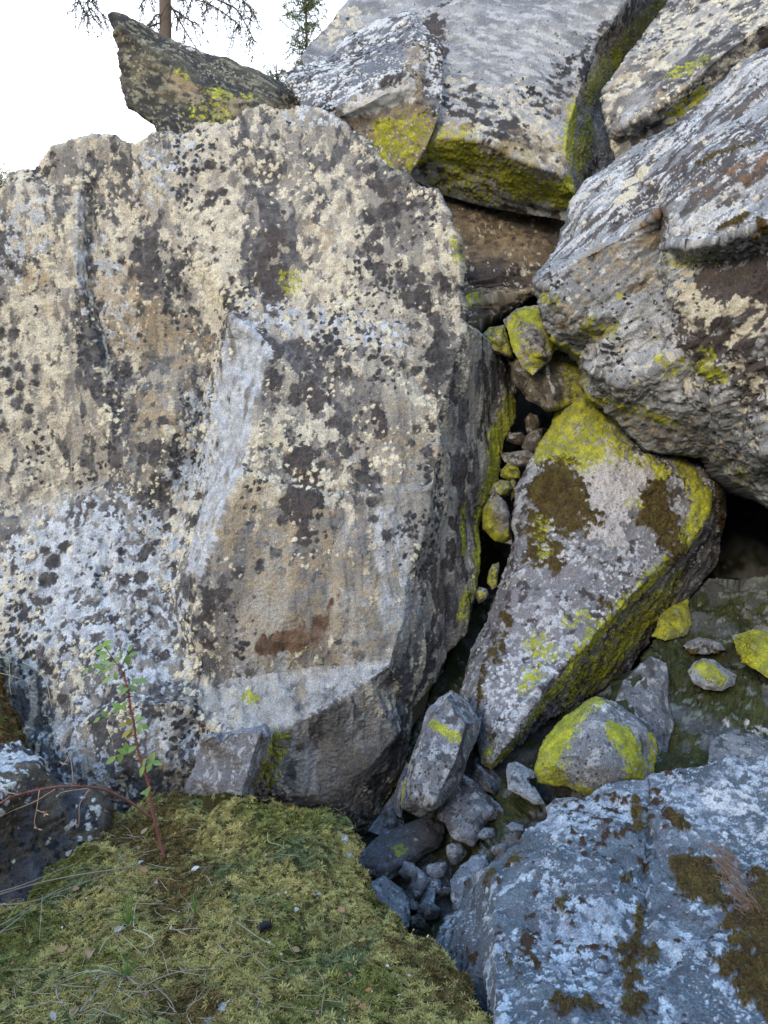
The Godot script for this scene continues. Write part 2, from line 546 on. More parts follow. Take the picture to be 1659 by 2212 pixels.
		"stone":
			return [
				bare,
				layer("white", Vector3(0.33, 0.33, 0.33), 3, 9.0, 0.2, 0.08, {"s": 1.5, "o": 3.0}),
				layer("dark", Vector3(0.09, 0.085, 0.085), 0, 7.0, 0.3, 0.06, {"o": 23.0}),
				brown, pale,
				layer("black", Vector3(0.05, 0.05, 0.05), 1, 36.0, 0.38, 0.05, {"m": 0.2, "o": 5.0}),
				moss, yellow]
	return []


func rock(called: String, label: String, outline: Array, more := {}) -> void:
	var R := {"name": called, "label": label, "cat": "boulder", "o": outline, "seed": rocks.size()}
	R.merge(more, true)
	rocks.append(R)


func survey_rocks() -> void:
	# ---- the large pale boulder
	rock("lichen_boulder", "huge pale grey boulder crusted with cream and black lichen, behind the rose stem",
		[-260, 430, 4.3, 0, 398, 4.4, 18, 372, 4.45, 75, 366, 4.5, 115, 322, 4.5, 150, 308, 4.5, 200, 297, 4.5, 250, 295, 4.5, 290, 312, 4.45, 330, 290, 4.5,
		368, 285, 4.55, 388, 297, 4.55, 440, 264, 4.6, 482, 268, 4.6, 530, 238, 4.6, 575, 222, 4.6, 600, 230, 4.6, 680, 228, 4.65, 722, 255, 4.6, 770, 288, 4.55,
		808, 325, 4.5, 829, 360, 4.5, 885, 380, 4.45, 910, 405, 4.45, 945, 412, 4.45, 968, 460, 4.42, 990, 515, 4.4, 993, 600, 4.38, 1003, 700, 4.38,
		1049, 737, 4.75, 1089, 772, 4.95, 1114, 807, 5.05, 1113, 902, 5.0, 1089, 952, 4.9, 1079, 1037, 4.8, 1049, 1087, 4.7, 1034, 1137, 4.65, 1032, 1237, 4.5,
		1019, 1297, 4.42, 1002, 1362, 4.35, 959, 1417, 4.2, 944, 1474, 4.15, 919, 1495, 4.08, 889, 1530, 4.02, 884, 1600, 4.02, 869, 1675, 4.0, 829, 1745, 3.98,
		815, 1900, 4.1, 700, 1850, 3.98, 560, 1770, 3.8, 440, 1770, 3.72, 340, 1800, 3.66, 150, 1860, 3.66, 60, 1760, 3.72, 0, 1700, 3.8, -260, 1700, 3.9],
		{"th": 2.2, "sh": 0.85, "style": "main", "fol": [0.06, 1.0], "base": [Vector3(0.345, 0.315, 0.265), Vector3(0.23, 0.217, 0.195), 2.6, 3.5],
		"disp": [0.02, 1.3, 0.014, 6.0, 0.005, 26.0], "cut": 0.012, "terr": [0.024, 3.1, 0.3], "crack": 0.022, "fine": 3.1,
		"k": [
			[1003, 705, 4.36, 980, 787, 4.25, 944, 912, 4.15, 948, 957, 4.1, 935, 1045, 4.0, 920, 1127, 3.95, 880, 1237, 3.86, 868, 1337, 3.76, 840, 1440, 3.62],
			[840, 1440, 3.64, 715, 1525, 3.56, 600, 1585, 3.54, 520, 1585, 3.57, 440, 1560, 3.62],
			[835, 1437, 3.66, 700, 1438, 3.8, 560, 1458, 3.8, 430, 1474, 3.8],
			[860, 1580, 3.76, 790, 1660, 3.72, 700, 1720, 3.68, 600, 1720, 3.62],
			[505, 690, 4.27, 592, 758, 4.16, 550, 905, 4.04, 537, 987, 3.98, 520, 1037, 3.94, 480, 1147, 3.87, 435, 1250, 3.81, 425, 1320, 3.78, 427, 1460, 3.78],
			[505, 670, 4.33, 600, 735, 4.24, 700, 785, 4.17, 820, 815, 4.15, 965, 800, 4.26],
			[485, 705, 4.42, 440, 862, 4.46, 420, 1000, 4.42, 385, 1150, 4.28, 375, 1290, 4.08, 400, 1420, 3.92],
			[800, 1052, 3.97, 930, 1040, 4.04], [805, 1072, 3.9, 918, 1060, 3.97], [640, 1300, 3.76, 740, 1290, 3.76],
			[560, 1400, 3.75, 720, 1370, 3.74],
			[300, 870, 4.4, 380, 890, 4.36], [285, 1000, 4.3, 345, 1020, 4.28],
			[-260, 1110, 4.34, 30, 1090, 4.36, 150, 1068, 4.38, 225, 1030, 4.38], [-260, 1150, 4.24, 40, 1125, 4.26, 150, 1100, 4.28, 235, 1062, 4.3, 330, 1070, 4.3],
			[170, 420, 4.42, 165, 600, 4.36, 210, 760, 4.36, 215, 880, 4.36], [195, 430, 4.5, 190, 600, 4.46, 232, 760, 4.46],
			[-260, 800, 4.34, 60, 700, 4.4, 60, 900, 4.38], [400, 500, 4.46, 600, 450, 4.46, 800, 480, 4.42, 930, 560, 4.36],
			[0, 1362, 3.98, 60, 1450, 3.9, 100, 1570, 3.82, 200, 1530, 3.76, 285, 1500, 3.72, 395, 1498, 3.74],
			[100, 1600, 3.72, 285, 1520, 3.6, 395, 1520, 3.6, 432, 1552, 3.64, 436, 1590, 3.66],
			[110, 1680, 3.66, 300, 1640, 3.56, 415, 1640, 3.6], [-100, 1360, 4.0, -60, 1600, 3.85], [200, 1300, 4.04, 230, 1400, 3.9]],
		"fm": 1.35, "band": 0.7,
		"faces": {"facet": [[503, 688, 545, 712, 592, 760, 566, 837, 549, 905, 537, 987, 520, 1037, 480, 1147, 437, 1248, 408, 1210, 432, 1090, 446, 987, 458, 900, 474, 790]], "ledge": [[432, 1478, 560, 1460, 700, 1442, 834, 1440, 715, 1522, 600, 1582, 520, 1582, 442, 1556]]},
		"z": {
			"chalk": [[180, 1150, 330, 1180, 120, 0.36], [200, 1250, 320, 1400, 130, 0.4], [80, 1200, 90, 1400, 90, 0.36], [400, 1050, 440, 1000, 50, 0.4], [440, 880, 400, 1000, 60, 0.34], [60, 480, 30, 560, 60, 0.3], [200, 560, 250, 700, 60, 0.26], [300, 1560, 390, 1620, 70, 0.4], [150, 1600, 200, 1700, 90, 0.25], [550, 680, 850, 730, 50, 0.3], [720, 260, 640, 240, 40, 0.3], [400, 330, 330, 390, 60, 0.26]],
			"cream": [[30, 520, 80, 620, 50, -0.18], [190, 640, 200, 860, 40, -0.16], [325, 560, 340, 690, 45, -0.18], [200, 1200, 300, 1380, 160, -0.3], [400, 1000, 440, 900, 60, -0.3], [120, 400, 120, 700, 190, 0.16], [700, 520, 860, 640, 180, 0.12], [500, 450, 500, 640, 60, 0.3], [250, 380, 420, 330, 80, 0.12], [640, 250, 700, 240, 50, 0.2],
				[750, 1250, 800, 1350, 170, -0.5], [860, 1050, 900, 1150, 90, -0.35], [540, 740, 500, 950, 90, -0.9], [500, 950, 440, 1200, 70, -0.6], [700, 1600, 760, 1700, 150, -0.8], [1040, 780, 1040, 1000, 80, -0.7], [990, 950, 960, 1350, 90, -0.6], [560, 1200, 520, 1400, 110, -0.45],
				[650, 780, 720, 850, 90, -0.22], [650, 1070, 650, 1180, 60, -0.3], [600, 520, 590, 640, 45, -0.4], [1060, 800, 1080, 900, 60, -0.4], [300, 1640, 200, 1680, 150, -0.35], [480, 660, 900, 720, 70, 0.12], [620, 900, 860, 930, 60, 0.15]],
			"dark": [[580, 400, 590, 640, 55, 0.42], [30, 500, 80, 640, 70, 0.4], [185, 600, 200, 880, 50, 0.4], [320, 540, 340, 700, 55, 0.42], [235, 740, 260, 860, 55, 0.42], [650, 420, 660, 560, 40, 0.3], [760, 560, 770, 700, 40, 0.25], [130, 820, 120, 960, 40, 0.3], [190, 1110, 230, 1120, 60, 0.45],
				[330, 1350, 260, 1250, 110, 0.22], [380, 1060, 360, 1100, 60, 0.3], [760, 500, 640, 640, 170, -0.12], [780, 1250, 700, 1300, 220, -0.6], [540, 740, 500, 950, 80, -0.8], [500, 950, 440, 1200, 60, -0.55], [440, 480, 450, 640, 75, -0.3], [860, 900, 860, 1020, 90, -0.3],
				[250, 1600, 340, 1700, 160, 0.22], [120, 1650, 150, 1750, 90, 0.2], [690, 415, 695, 440, 26, 0.5], [100, 420, 130, 440, 50, 0.25], [240, 380, 300, 350, 50, 0.25], [40, 1300, 60, 1450, 70, 0.12], [740, 1650, 640, 1660, 120, -0.3]],
			"bare": [[545, 735, 550, 760, 48, 0.8], [530, 800, 520, 830, 80, 0.8], [505, 870, 490, 960, 100, 0.75], [480, 1000, 455, 1090, 90, 0.7], [440, 1140, 420, 1220, 66, 0.6], [165, 430, 205, 760, 26, 0.6], [520, 1470, 800, 1460, 60, 0.55], [650, 1640, 820, 1560, 90, 0.5], [600, 1690, 780, 1700, 70, 0.45], [800, 1150, 860, 1300, 90, 0.5], [480, 1620, 540, 1650, 60, 0.5], [140, 1200, 160, 1400, 60, 0.3]],  # the first zones also paint skylight on the up-left face
			"brown": [[650, 990, 655, 1090, 52, 0.75], [645, 1110, 645, 1160, 32, 0.65], [585, 530, 585, 620, 40, 0.55], [680, 850, 700, 870, 38, 0.55], [820, 880, 820, 930, 22, 0.6], [600, 480, 600, 500, 30, 0.5], [460, 1290, 450, 1380, 36, 0.35], [720, 800, 740, 800, 24, 0.4], [1000, 1000, 980, 1200, 70, 0.42], [1050, 800, 1050, 950, 60, 0.36], [950, 1250, 930, 1420, 60, 0.4]],
			"ochre": [[260, 640, 300, 720, 80, 0.5], [330, 900, 360, 970, 60, 0.6], [350, 700, 400, 740, 60, 0.4], [560, 1150, 700, 1250, 160, 0.34], [790, 1010, 900, 950, 90, 0.25], [540, 1060, 520, 1120, 30, 0.5], [700, 520, 660, 500, 30, 0.35], [80, 560, 80, 640, 40, 0.3], [620, 1480, 560, 1500, 80, 0.25]],
			"rust": [[580, 1395, 650, 1380, 30, 0.6], [640, 1380, 690, 1350, 30, 0.6], [690, 1345, 728, 1295, 20, 0.55]],
			"ash": [[1040, 780, 1040, 1000, 80, -0.4], [1000, 950, 960, 1350, 90, -0.3], [540, 740, 480, 1100, 70, -0.5]],
			"black": [[1040, 780, 1040, 1000, 80, -0.4], [1000, 950, 960, 1350, 90, -0.3], [530, 760, 480, 1050, 50, -0.3], [470, 420, 480, 620, 70, -0.2], [750, 1350, 700, 1500, 200, -0.4], [540, 800, 480, 1100, 60, -0.3], [760, 1600, 700, 1650, 120, -0.3], [450, 1280, 440, 1420, 40, 0.15], [380, 640, 350, 560, 60, 0.1]],
			"blots": [[1040, 780, 1040, 1000, 80, -0.5], [1000, 950, 960, 1350, 90, -0.4], [750, 1350, 620, 1480, 230, -0.5], [540, 800, 470, 1100, 70, -0.3], [690, 425, 690, 435, 24, 0.4], [890, 600, 900, 590, 30, 0.25], [320, 560, 330, 700, 60, 0.16], [880, 760, 850, 780, 40, 0.15], [760, 1600, 700, 1650, 140, -0.4]],
			"dots": [[1040, 780, 1040, 1000, 80, -0.6], [1000, 950, 960, 1350, 90, -0.3], [750, 1330, 650, 1450, 200, -0.4], [760, 1600, 700, 1650, 160, -0.5], [960, 900, 1000, 1100, 60, -0.1], [540, 800, 480, 1100, 50, -0.3]],
			"pale": [[480, 1620, 550, 1660, 10, 0.2], [380, 1560, 350, 1600, 30, 0.3]],
			"yellow": [[1105, 880, 1080, 960, 34, 0.75], [1070, 960, 1045, 1080, 36, 0.72], [1030, 1120, 1022, 1280, 22, 0.6], [1000, 1280, 990, 1330, 18, 0.5], [995, 1100, 995, 1190, 14, 0.5], [625, 600, 635, 610, 26, 0.4], [980, 520, 985, 560, 14, 0.36], [538, 1505, 545, 1510, 14, 0.5], [600, 1600, 575, 1680, 26, 0.55], [860, 1700, 840, 1760, 20, 0.5], [930, 1490, 920, 1520, 14, 0.45]]}})

	# ---- dark wedge against the sky
	rock("wedge_boulder", "dark wedge-shaped boulder tilted against the white sky beneath the pine",
		[237, 32, 5.3, 255, 33, 5.3, 290, 45, 5.3, 330, 68, 5.35, 370, 85, 5.4, 420, 105, 5.4, 460, 120, 5.45, 490, 127, 5.5, 530, 150, 5.5, 570, 165, 5.5, 610, 182, 5.5, 640, 205, 5.45, 665, 230, 5.4,
		650, 260, 5.2, 600, 290, 5.0, 500, 320, 4.95, 385, 320, 4.9, 345, 283, 4.95, 330, 265, 5.0, 300, 245, 5.0, 280, 230, 5.05, 270, 200, 5.1, 262, 170, 5.15, 258, 120, 5.2, 250, 80, 5.25],
		{"th": 1.3, "sh": 0.7, "style": "olive", "fol": [1.0, 0.5], "base": [Vector3(0.1, 0.09, 0.065), Vector3(0.055, 0.052, 0.042), 3.0, 3.0], "disp": [0.015, 2.0, 0.012, 9.0, 0.004, 26.0], "terr": [0.02, 5.0, 0.3], "cut": 0.02, "fm": 1.4,
		"k": [[260, 60, 5.18, 350, 130, 5.1, 450, 200, 5.05, 560, 230, 5.1]],
		"z": {"yellow": [[470, 200, 480, 205, 24, 0.5], [530, 210, 535, 215, 16, 0.4], [430, 245, 480, 250, 26, 0.32], [385, 155, 395, 160, 16, 0.32]], "ochre": [[380, 180, 420, 205, 26, 0.5], [490, 228, 530, 238, 30, 0.5]], "pale": [[400, 100, 430, 110, 16, 0.5]], "cream": [[330, 180, 460, 220, 60, 0.15]]}})

	# ---- upper middle boulder
	rock("blue_grey_boulder", "blue-grey boulder with a yellow-green underside jammed above the dark crevice",
		[650, 125, 5.5, 670, 90, 5.6, 710, 55, 5.7, 745, 10, 5.8, 790, -60, 5.9, 1000, -260, 6.1, 1480, -260, 6.6, 1470, -40, 6.5, 1450, 0, 6.4, 1385, 90, 6.2, 1330, 170, 6.0, 1302, 230, 5.9, 1318, 300, 5.9,
		1310, 360, 5.8, 1270, 410, 5.5, 1240, 430, 5.2, 1222, 478, 5.3, 1130, 462, 5.4, 1030, 442, 5.45, 950, 418, 5.4, 880, 385, 5.3, 800, 330, 5.25, 700, 250, 5.35],
		{"th": 2.0, "sh": 0.8, "style": "blue", "fol": [1.0, 0.25], "base": [Vector3(0.31, 0.315, 0.32), Vector3(0.17, 0.178, 0.19), 4.5, 1.2], "disp": [0.02, 1.6, 0.008, 9.0, 0.005, 26.0], "cut": 0.02, "crack": 0.012, "fm": 1.5,
		"k": [[1400, -150, 5.75, 1350, 0, 5.55, 1320, 50, 5.48, 1280, 105, 5.4, 1265, 150, 5.33, 1245, 220, 5.2, 1225, 285, 5.1, 1220, 375, 4.98],
			[1220, 375, 4.98, 1180, 368, 4.92, 1135, 350, 4.9, 1110, 340, 4.9, 1070, 315, 4.9, 1040, 302, 4.92, 980, 300, 4.97, 945, 300, 5.0],
			[1215, 390, 5.0, 1235, 415, 5.05], [960, 100, 5.3, 955, 200, 5.12, 945, 300, 5.0], [880, 375, 5.22, 905, 330, 5.1, 945, 300, 5.0], [1000, 0, 5.5, 1150, 100, 5.3, 1130, 230, 5.06]],
		"z": {"yellow": [[900, 330, 1000, 325, 40, 0.55], [1000, 345, 1110, 375, 42, 0.6], [1120, 400, 1210, 420, 40, 0.68], [960, 390, 1060, 420, 30, 0.36], [1228, 330, 1245, 240, 26, 0.75], [1250, 350, 1275, 280, 36, 0.6], [1270, 200, 1330, 130, 34, 0.55], [1340, 110, 1430, 10, 34, 0.5], [1230, 400, 1225, 440, 24, 0.6]],
			"brown": [[900, 380, 1200, 440, 70, 0.32], [1300, 100, 1370, 10, 40, 0.45], [1290, 350, 1270, 380, 30, 0.4], [940, 60, 945, 130, 26, 0.45]],
			"ochre": [[1120, 330, 1210, 340, 60, 0.55], [1240, 250, 1330, 90, 50, 0.4], [960, 290, 1000, 290, 30, 0.45]],
			"cream": [[1000, 220, 1080, 300, 100, 0.5], [1130, 210, 1190, 330, 80, 0.52], [700, 70, 760, 40, 60, 0.5], [940, 70, 950, 180, 40, 0.4]],
			"dark": [[1000, 215, 1080, 290, 90, 0.55], [1180, 230, 1235, 150, 60, 0.55], [1120, 300, 1180, 330, 60, 0.55], [1270, 120, 1310, 60, 24, 0.6], [930, 40, 960, 110, 30, 0.5], [740, 40, 690, 80, 30, 0.4], [940, 60, 960, 10, 26, 0.4]],
			"black": [[1195, 130, 1245, 140, 50, 0.24], [1140, 210, 1190, 250, 50, 0.22], [1060, 300, 1130, 320, 30, 0.2], [1270, 130, 1260, 170, 18, 0.35], [1150, 195, 1160, 200, 20, 0.3]],
			"white": [[1100, 60, 1150, 100, 150, 0.15]]}})

	# ---- slate block wedged at its left foot
	rock("slate_block", "dark slate block with a pale broken ledge, wedged at the blue-grey boulder's left",
		[612, 165, 5.2, 630, 150, 5.25, 690, 128, 5.35, 722, 108, 5.4, 750, 76, 5.45, 830, 42, 5.45, 880, 18, 5.45, 900, 30, 5.4, 930, 70, 5.3, 952, 105, 5.15, 957, 200, 4.98, 950, 255, 4.95, 925, 310, 4.98, 885, 378, 5.05,
		850, 380, 5.0, 800, 330, 4.95, 740, 290, 4.9, 690, 260, 4.92, 655, 235, 5.0],
		{"th": 0.8, "sh": 0.8, "style": "slate", "fol": [0.7, -0.75], "fm": 1.4, "base": [Vector3(0.17, 0.178, 0.195), Vector3(0.12, 0.125, 0.138), 4.0, 2.0], "disp": [0.02, 2.2, 0.015, 8.0, 0.003, 26.0], "cut": 0.02,
		"k": [[895, 40, 5.3, 890, 110, 5.0, 878, 165, 4.85, 840, 172, 4.8, 795, 187, 4.78, 745, 222, 4.76, 700, 238, 4.8], [885, 192, 4.86, 830, 205, 4.8, 780, 232, 4.78, 748, 245, 4.78], [890, 212, 4.9, 830, 230, 4.86, 750, 252, 4.83], [945, 245, 4.94, 895, 215, 4.88]],
		"z": {"white": [[740, 90, 850, 40, 30, 0.28], [780, 130, 720, 220, 60, 0.1], [850, 110, 800, 160, 60, -0.35], [840, 70, 880, 60, 30, -0.2], [850, 280, 880, 340, 90, -0.9], [830, 260, 900, 240, 60, -0.6]],
			"dark": [[850, 110, 800, 150, 90, -0.4], [850, 280, 880, 340, 90, -0.5], [840, 180, 870, 175, 26, 0.4], [920, 100, 930, 180, 36, 0.35]],
			"pale": [[760, 238, 885, 196, 26, 0.95]], "black": [[760, 238, 890, 200, 40, -0.6]], "dots": [[760, 238, 890, 200, 40, -0.6]], "brown": [[800, 280, 900, 320, 60, 0.3], [860, 60, 870, 100, 12, 0.3], [930, 90, 940, 150, 30, 0.5], [830, 180, 860, 175, 16, 0.4], [740, 165, 760, 155, 14, 0.5], [780, 160, 790, 150, 12, 0.45]],
			"ochre": [[780, 260, 900, 260, 46, 0.7], [900, 100, 895, 190, 26, 0.6], [860, 330, 900, 300, 60, 0.5]], "yellow": [[850, 290, 905, 280, 36, 0.45], [820, 335, 890, 350, 30, 0.42], [820, 275, 825, 290, 18, 0.36]]}})

	# ---- brown wall at the back of the notch
	rock("brown_back_boulder", "brown layered rock wall in the shade under the blue-grey boulder",
		[860, 360, 5.5, 950, 395, 5.55, 1030, 425, 5.65, 1130, 445, 5.7, 1240, 460, 5.7, 1300, 520, 5.6, 1280, 620, 5.45, 1150, 640, 5.25, 1090, 672, 5.15, 1030, 702, 5.05, 980, 760, 5.0, 930, 700, 5.0, 930, 520, 5.3],
		{"th": 1.0, "style": "gneiss", "fol": [1.0, -0.2], "base": [Vector3(0.18, 0.145, 0.1), Vector3(0.095, 0.078, 0.056), 4.0, 3.0], "fm": 1.4, "disp": [0.03, 1.6, 0.03, 6.0, 0.004, 26.0], "terr": [0.06, 4.5, 0.2], "cut": 0.04,
		"k": [[990, 585, 5.2, 1080, 590, 5.2, 1160, 570, 5.35], [990, 628, 5.2, 1080, 626, 5.2, 1160, 606, 5.3], [1000, 655, 5.08, 1080, 650, 5.08, 1150, 628, 5.2]],
		"z": {"brown": [[980, 440, 1180, 520, 70, 0.3]], "ochre": [[1040, 650, 1140, 635, 24, 0.6], [1050, 500, 1130, 540, 50, 0.5]], "yellow": [[1005, 655, 1025, 650, 14, 0.5]], "white": [[1090, 500, 1090, 500, 300, -0.4]], "dark": [[1000, 600, 1150, 590, 40, 0.35]]}})

	rock("gap_filler_boulder", "shadowed rock closing the dark slot between the blue-grey and cream boulders",
		[1180, 60, 6.9, 1480, -60, 7.0, 1620, 60, 6.8, 1560, 420, 6.4, 1400, 520, 6.2, 1220, 480, 6.2], {"th": 1.4, "style": "gneiss", "fine": 9.0})
	# ---- right upper boulder
	rock("cream_boulder", "cream and grey boulder in the upper right corner above the blue-streaked boulder",
		[1450, 0, 5.3, 1520, -200, 5.6, 2100, -260, 5.2, 2100, 0, 4.6, 1900, 120, 4.6, 1659, 180, 4.7, 1540, 260, 4.8, 1440, 330, 4.9, 1330, 390, 5.0, 1322, 345, 4.98, 1317, 295, 4.96, 1302, 230, 4.98, 1300, 195, 5.0, 1345, 135, 5.1, 1380, 85, 5.2],
		{"th": 1.6, "sh": 0.85, "style": "main", "fol": [0.75, -0.55], "base": [Vector3(0.33, 0.325, 0.31), Vector3(0.22, 0.22, 0.22), 3.0, 2.5], "disp": [0.015, 1.6, 0.012, 9.0, 0.004, 26.0], "cut": 0.02, "crack": 0.015, "fm": 1.4,
		"k": [[1322, 285, 4.9, 1400, 250, 4.72, 1480, 190, 4.66, 1560, 120, 4.62, 1640, 60, 4.6, 1900, -60, 4.4], [1340, 310, 4.95, 1420, 270, 4.85, 1540, 190, 4.75, 1659, 100, 4.7]],
		"z": {"dark": [[1360, 180, 1450, 180, 80, 0.15], [1640, 90, 1659, 70, 40, 0.5], [1400, 280, 1500, 210, 40, -0.4], [1440, 90, 1500, 60, 50, -0.2]], "bare": [[1370, 280, 1500, 190, 46, 0.8], [1440, 80, 1480, 100, 50, 0.4]], "yellow": [[1460, 240, 1510, 205, 20, 0.6], [1470, 155, 1510, 135, 26, 0.42]], "brown": [[1420, 300, 1540, 220, 20, 0.5], [1650, 90, 1659, 80, 26, 0.6]], "ochre": [[1330, 160, 1400, 130, 60, 0.3], [1420, 210, 1450, 190, 50, 0.3]], "cream": [[1400, 280, 1500, 210, 40, -0.4]]}})

	# ---- right boulder, streaked top and layered under-face
	rock("streaked_boulder", "boulder with a blue-white streaked sloping top and layered grey underside, right of the crevice",
		[2150, -40, 3.7, 1900, 0, 4.0, 1659, 107, 4.25, 1610, 130, 4.3, 1580, 150, 4.35, 1530, 200, 4.4, 1500, 235, 4.45, 1430, 280, 4.5, 1330, 345, 4.6, 1270, 390, 4.6, 1240, 425, 4.55, 1225, 460, 4.5, 1210, 515, 4.42, 1180, 565, 4.34, 1155, 605, 4.3,
		1170, 650, 4.32, 1185, 700, 4.36, 1197, 732, 4.4, 1222, 744, 4.42, 1255, 769, 4.46, 1265, 832, 4.46, 1277, 856, 4.46, 1325, 897, 4.46, 1360, 937, 4.46, 1395, 972, 4.46, 1480, 982, 4.42, 1530, 987, 4.4, 1565, 1032, 4.36, 1659, 1085, 4.3, 1900, 1180, 4.2, 2150, 1180, 4.0],
		{"bv": Vector3(1.0, 0.1, -4.3), "sh": 0.95, "style": "gneiss", "fol": [0.8, -0.55], "base": [Vector3(0.285, 0.3, 0.315), Vector3(0.175, 0.183, 0.192), 4.0, 3.0], "disp": [0.02, 1.6, 0.016, 9.0, 0.005, 26.0], "terr": [0.03, 4.2, 0.3], "band": 0.25, "cut": 0.04, "crack": 0.02, "fm": 1.55,
		"k": [[1160, 612, 4.25, 1220, 570, 4.15, 1280, 545, 4.04, 1330, 520, 3.96, 1420, 465, 3.82, 1450, 440, 3.76, 1560, 350, 3.66, 1659, 330, 3.5, 1900, 220, 3.2],
			[1430, 455, 3.9, 1425, 560, 3.94, 1415, 660, 3.98, 1440, 760, 4.02], [1455, 440, 3.72, 1455, 540, 3.76, 1450, 640, 3.8, 1500, 720, 3.8, 1560, 860, 3.86, 1620, 980, 3.96],
			[1460, 530, 3.64, 1560, 520, 3.5, 1659, 480, 3.36, 1900, 420, 3.1], [1500, 690, 3.74, 1580, 660, 3.66, 1659, 640, 3.58], [1500, 560, 3.76, 1600, 560, 3.64, 1659, 540, 3.55],
			[1270, 790, 4.2, 1340, 830, 4.1, 1430, 860, 4.08, 1540, 900, 4.04], [1280, 640, 4.04, 1340, 700, 4.04, 1400, 740, 4.06], [1200, 640, 4.16, 1240, 690, 4.14],
			[1410, 800, 4.0, 1470, 760, 3.92, 1520, 800, 3.92], [1380, 620, 3.98, 1360, 560, 3.96], [1659, 980, 3.8, 1900, 1000, 3.6], [1659, 760, 3.6, 1900, 760, 3.3]],
		"z": {
			"white": [[1250, 430, 1600, 180, 70, 0.34], [1200, 530, 1420, 400, 60, 0.16], [1470, 500, 1540, 470, 60, 0.4], [1460, 590, 1520, 540, 50, 0.3], [1560, 580, 1640, 640, 80, -0.5], [1320, 900, 1500, 960, 120, -0.1], [1240, 440, 1290, 390, 26, 0.3]],
			"dark": [[1220, 530, 1420, 410, 60, 0.34], [1320, 400, 1600, 220, 60, 0.3], [1380, 420, 1560, 300, 80, 0.4], [1500, 400, 1659, 300, 110, 0.42], [1560, 440, 1659, 400, 50, 0.3], [1540, 620, 1659, 620, 60, 0.8], [1540, 700, 1659, 800, 110, 0.5], [1480, 720, 1530, 760, 36, 0.4], [1300, 660, 1380, 720, 120, -0.2]],
			"dots": [[1400, 440, 1659, 330, 110, 0.16], [1250, 520, 1420, 420, 60, 0.1]],
			"brown": [[1550, 600, 1659, 620, 50, 0.7], [1560, 720, 1659, 760, 80, 0.5], [1640, 560, 1659, 600, 30, 0.6], [1470, 730, 1510, 740, 20, 0.6], [1400, 430, 1500, 360, 40, 0.3]],
			"rust": [[1440, 460, 1520, 400, 40, 0.35], [1600, 380, 1659, 340, 40, 0.3]],
			"moss": [[1520, 360, 1620, 320, 14, 0.6], [1560, 500, 1610, 470, 14, 0.65], [1630, 500, 1659, 480, 16, 0.5]],
			"cream": [[1360, 400, 1390, 380, 22, 0.9], [1340, 440, 1370, 425, 18, 0.7], [1540, 680, 1659, 640, 26, 0.65], [1590, 730, 1640, 700, 30, 0.85], [1600, 800, 1659, 830, 40, 0.3], [1450, 600, 1490, 640, 40, 0.3], [1540, 760, 1600, 780, 40, 0.25], [1480, 690, 1550, 670, 30, 0.3]],
			"bare": [[1380, 690, 1400, 760, 70, 0.35], [1440, 680, 1480, 760, 46, 0.9], [1440, 820, 1470, 850, 24, 0.8], [1270, 740, 1350, 760, 60, 0.4]],
			"ochre": [[1280, 560, 1360, 580, 50, 0.36], [1380, 500, 1420, 520, 30, 0.4], [1330, 900, 1560, 960, 60, 0.25], [1230, 690, 1300, 720, 50, 0.36]],
			"yellow": [[1200, 735, 1250, 770, 14, 0.7], [1265, 720, 1320, 715, 22, 0.42], [1270, 700, 1275, 690, 12, 0.5], [1255, 800, 1270, 850, 10, 0.6], [1280, 860, 1340, 865, 14, 0.5], [1180, 640, 1200, 650, 14, 0.4], [1430, 900, 1450, 910, 20, 0.5], [1350, 880, 1420, 900, 20, 0.42], [1480, 780, 1560, 810, 18, 0.42], [1530, 760, 1545, 800, 16, 0.45], [1340, 640, 1340, 640, 8, 0.5], [1430, 780, 1450, 800, 16, 0.42], [1560, 990, 1570, 1010, 16, 0.4], [1610, 1010, 1600, 1040, 16, 0.35], [1470, 560, 1530, 550, 26, 0.36]],
			"black": [[1200, 620, 1220, 680, 40, 0.2], [1320, 760, 1340, 780, 14, 0.25]]}})


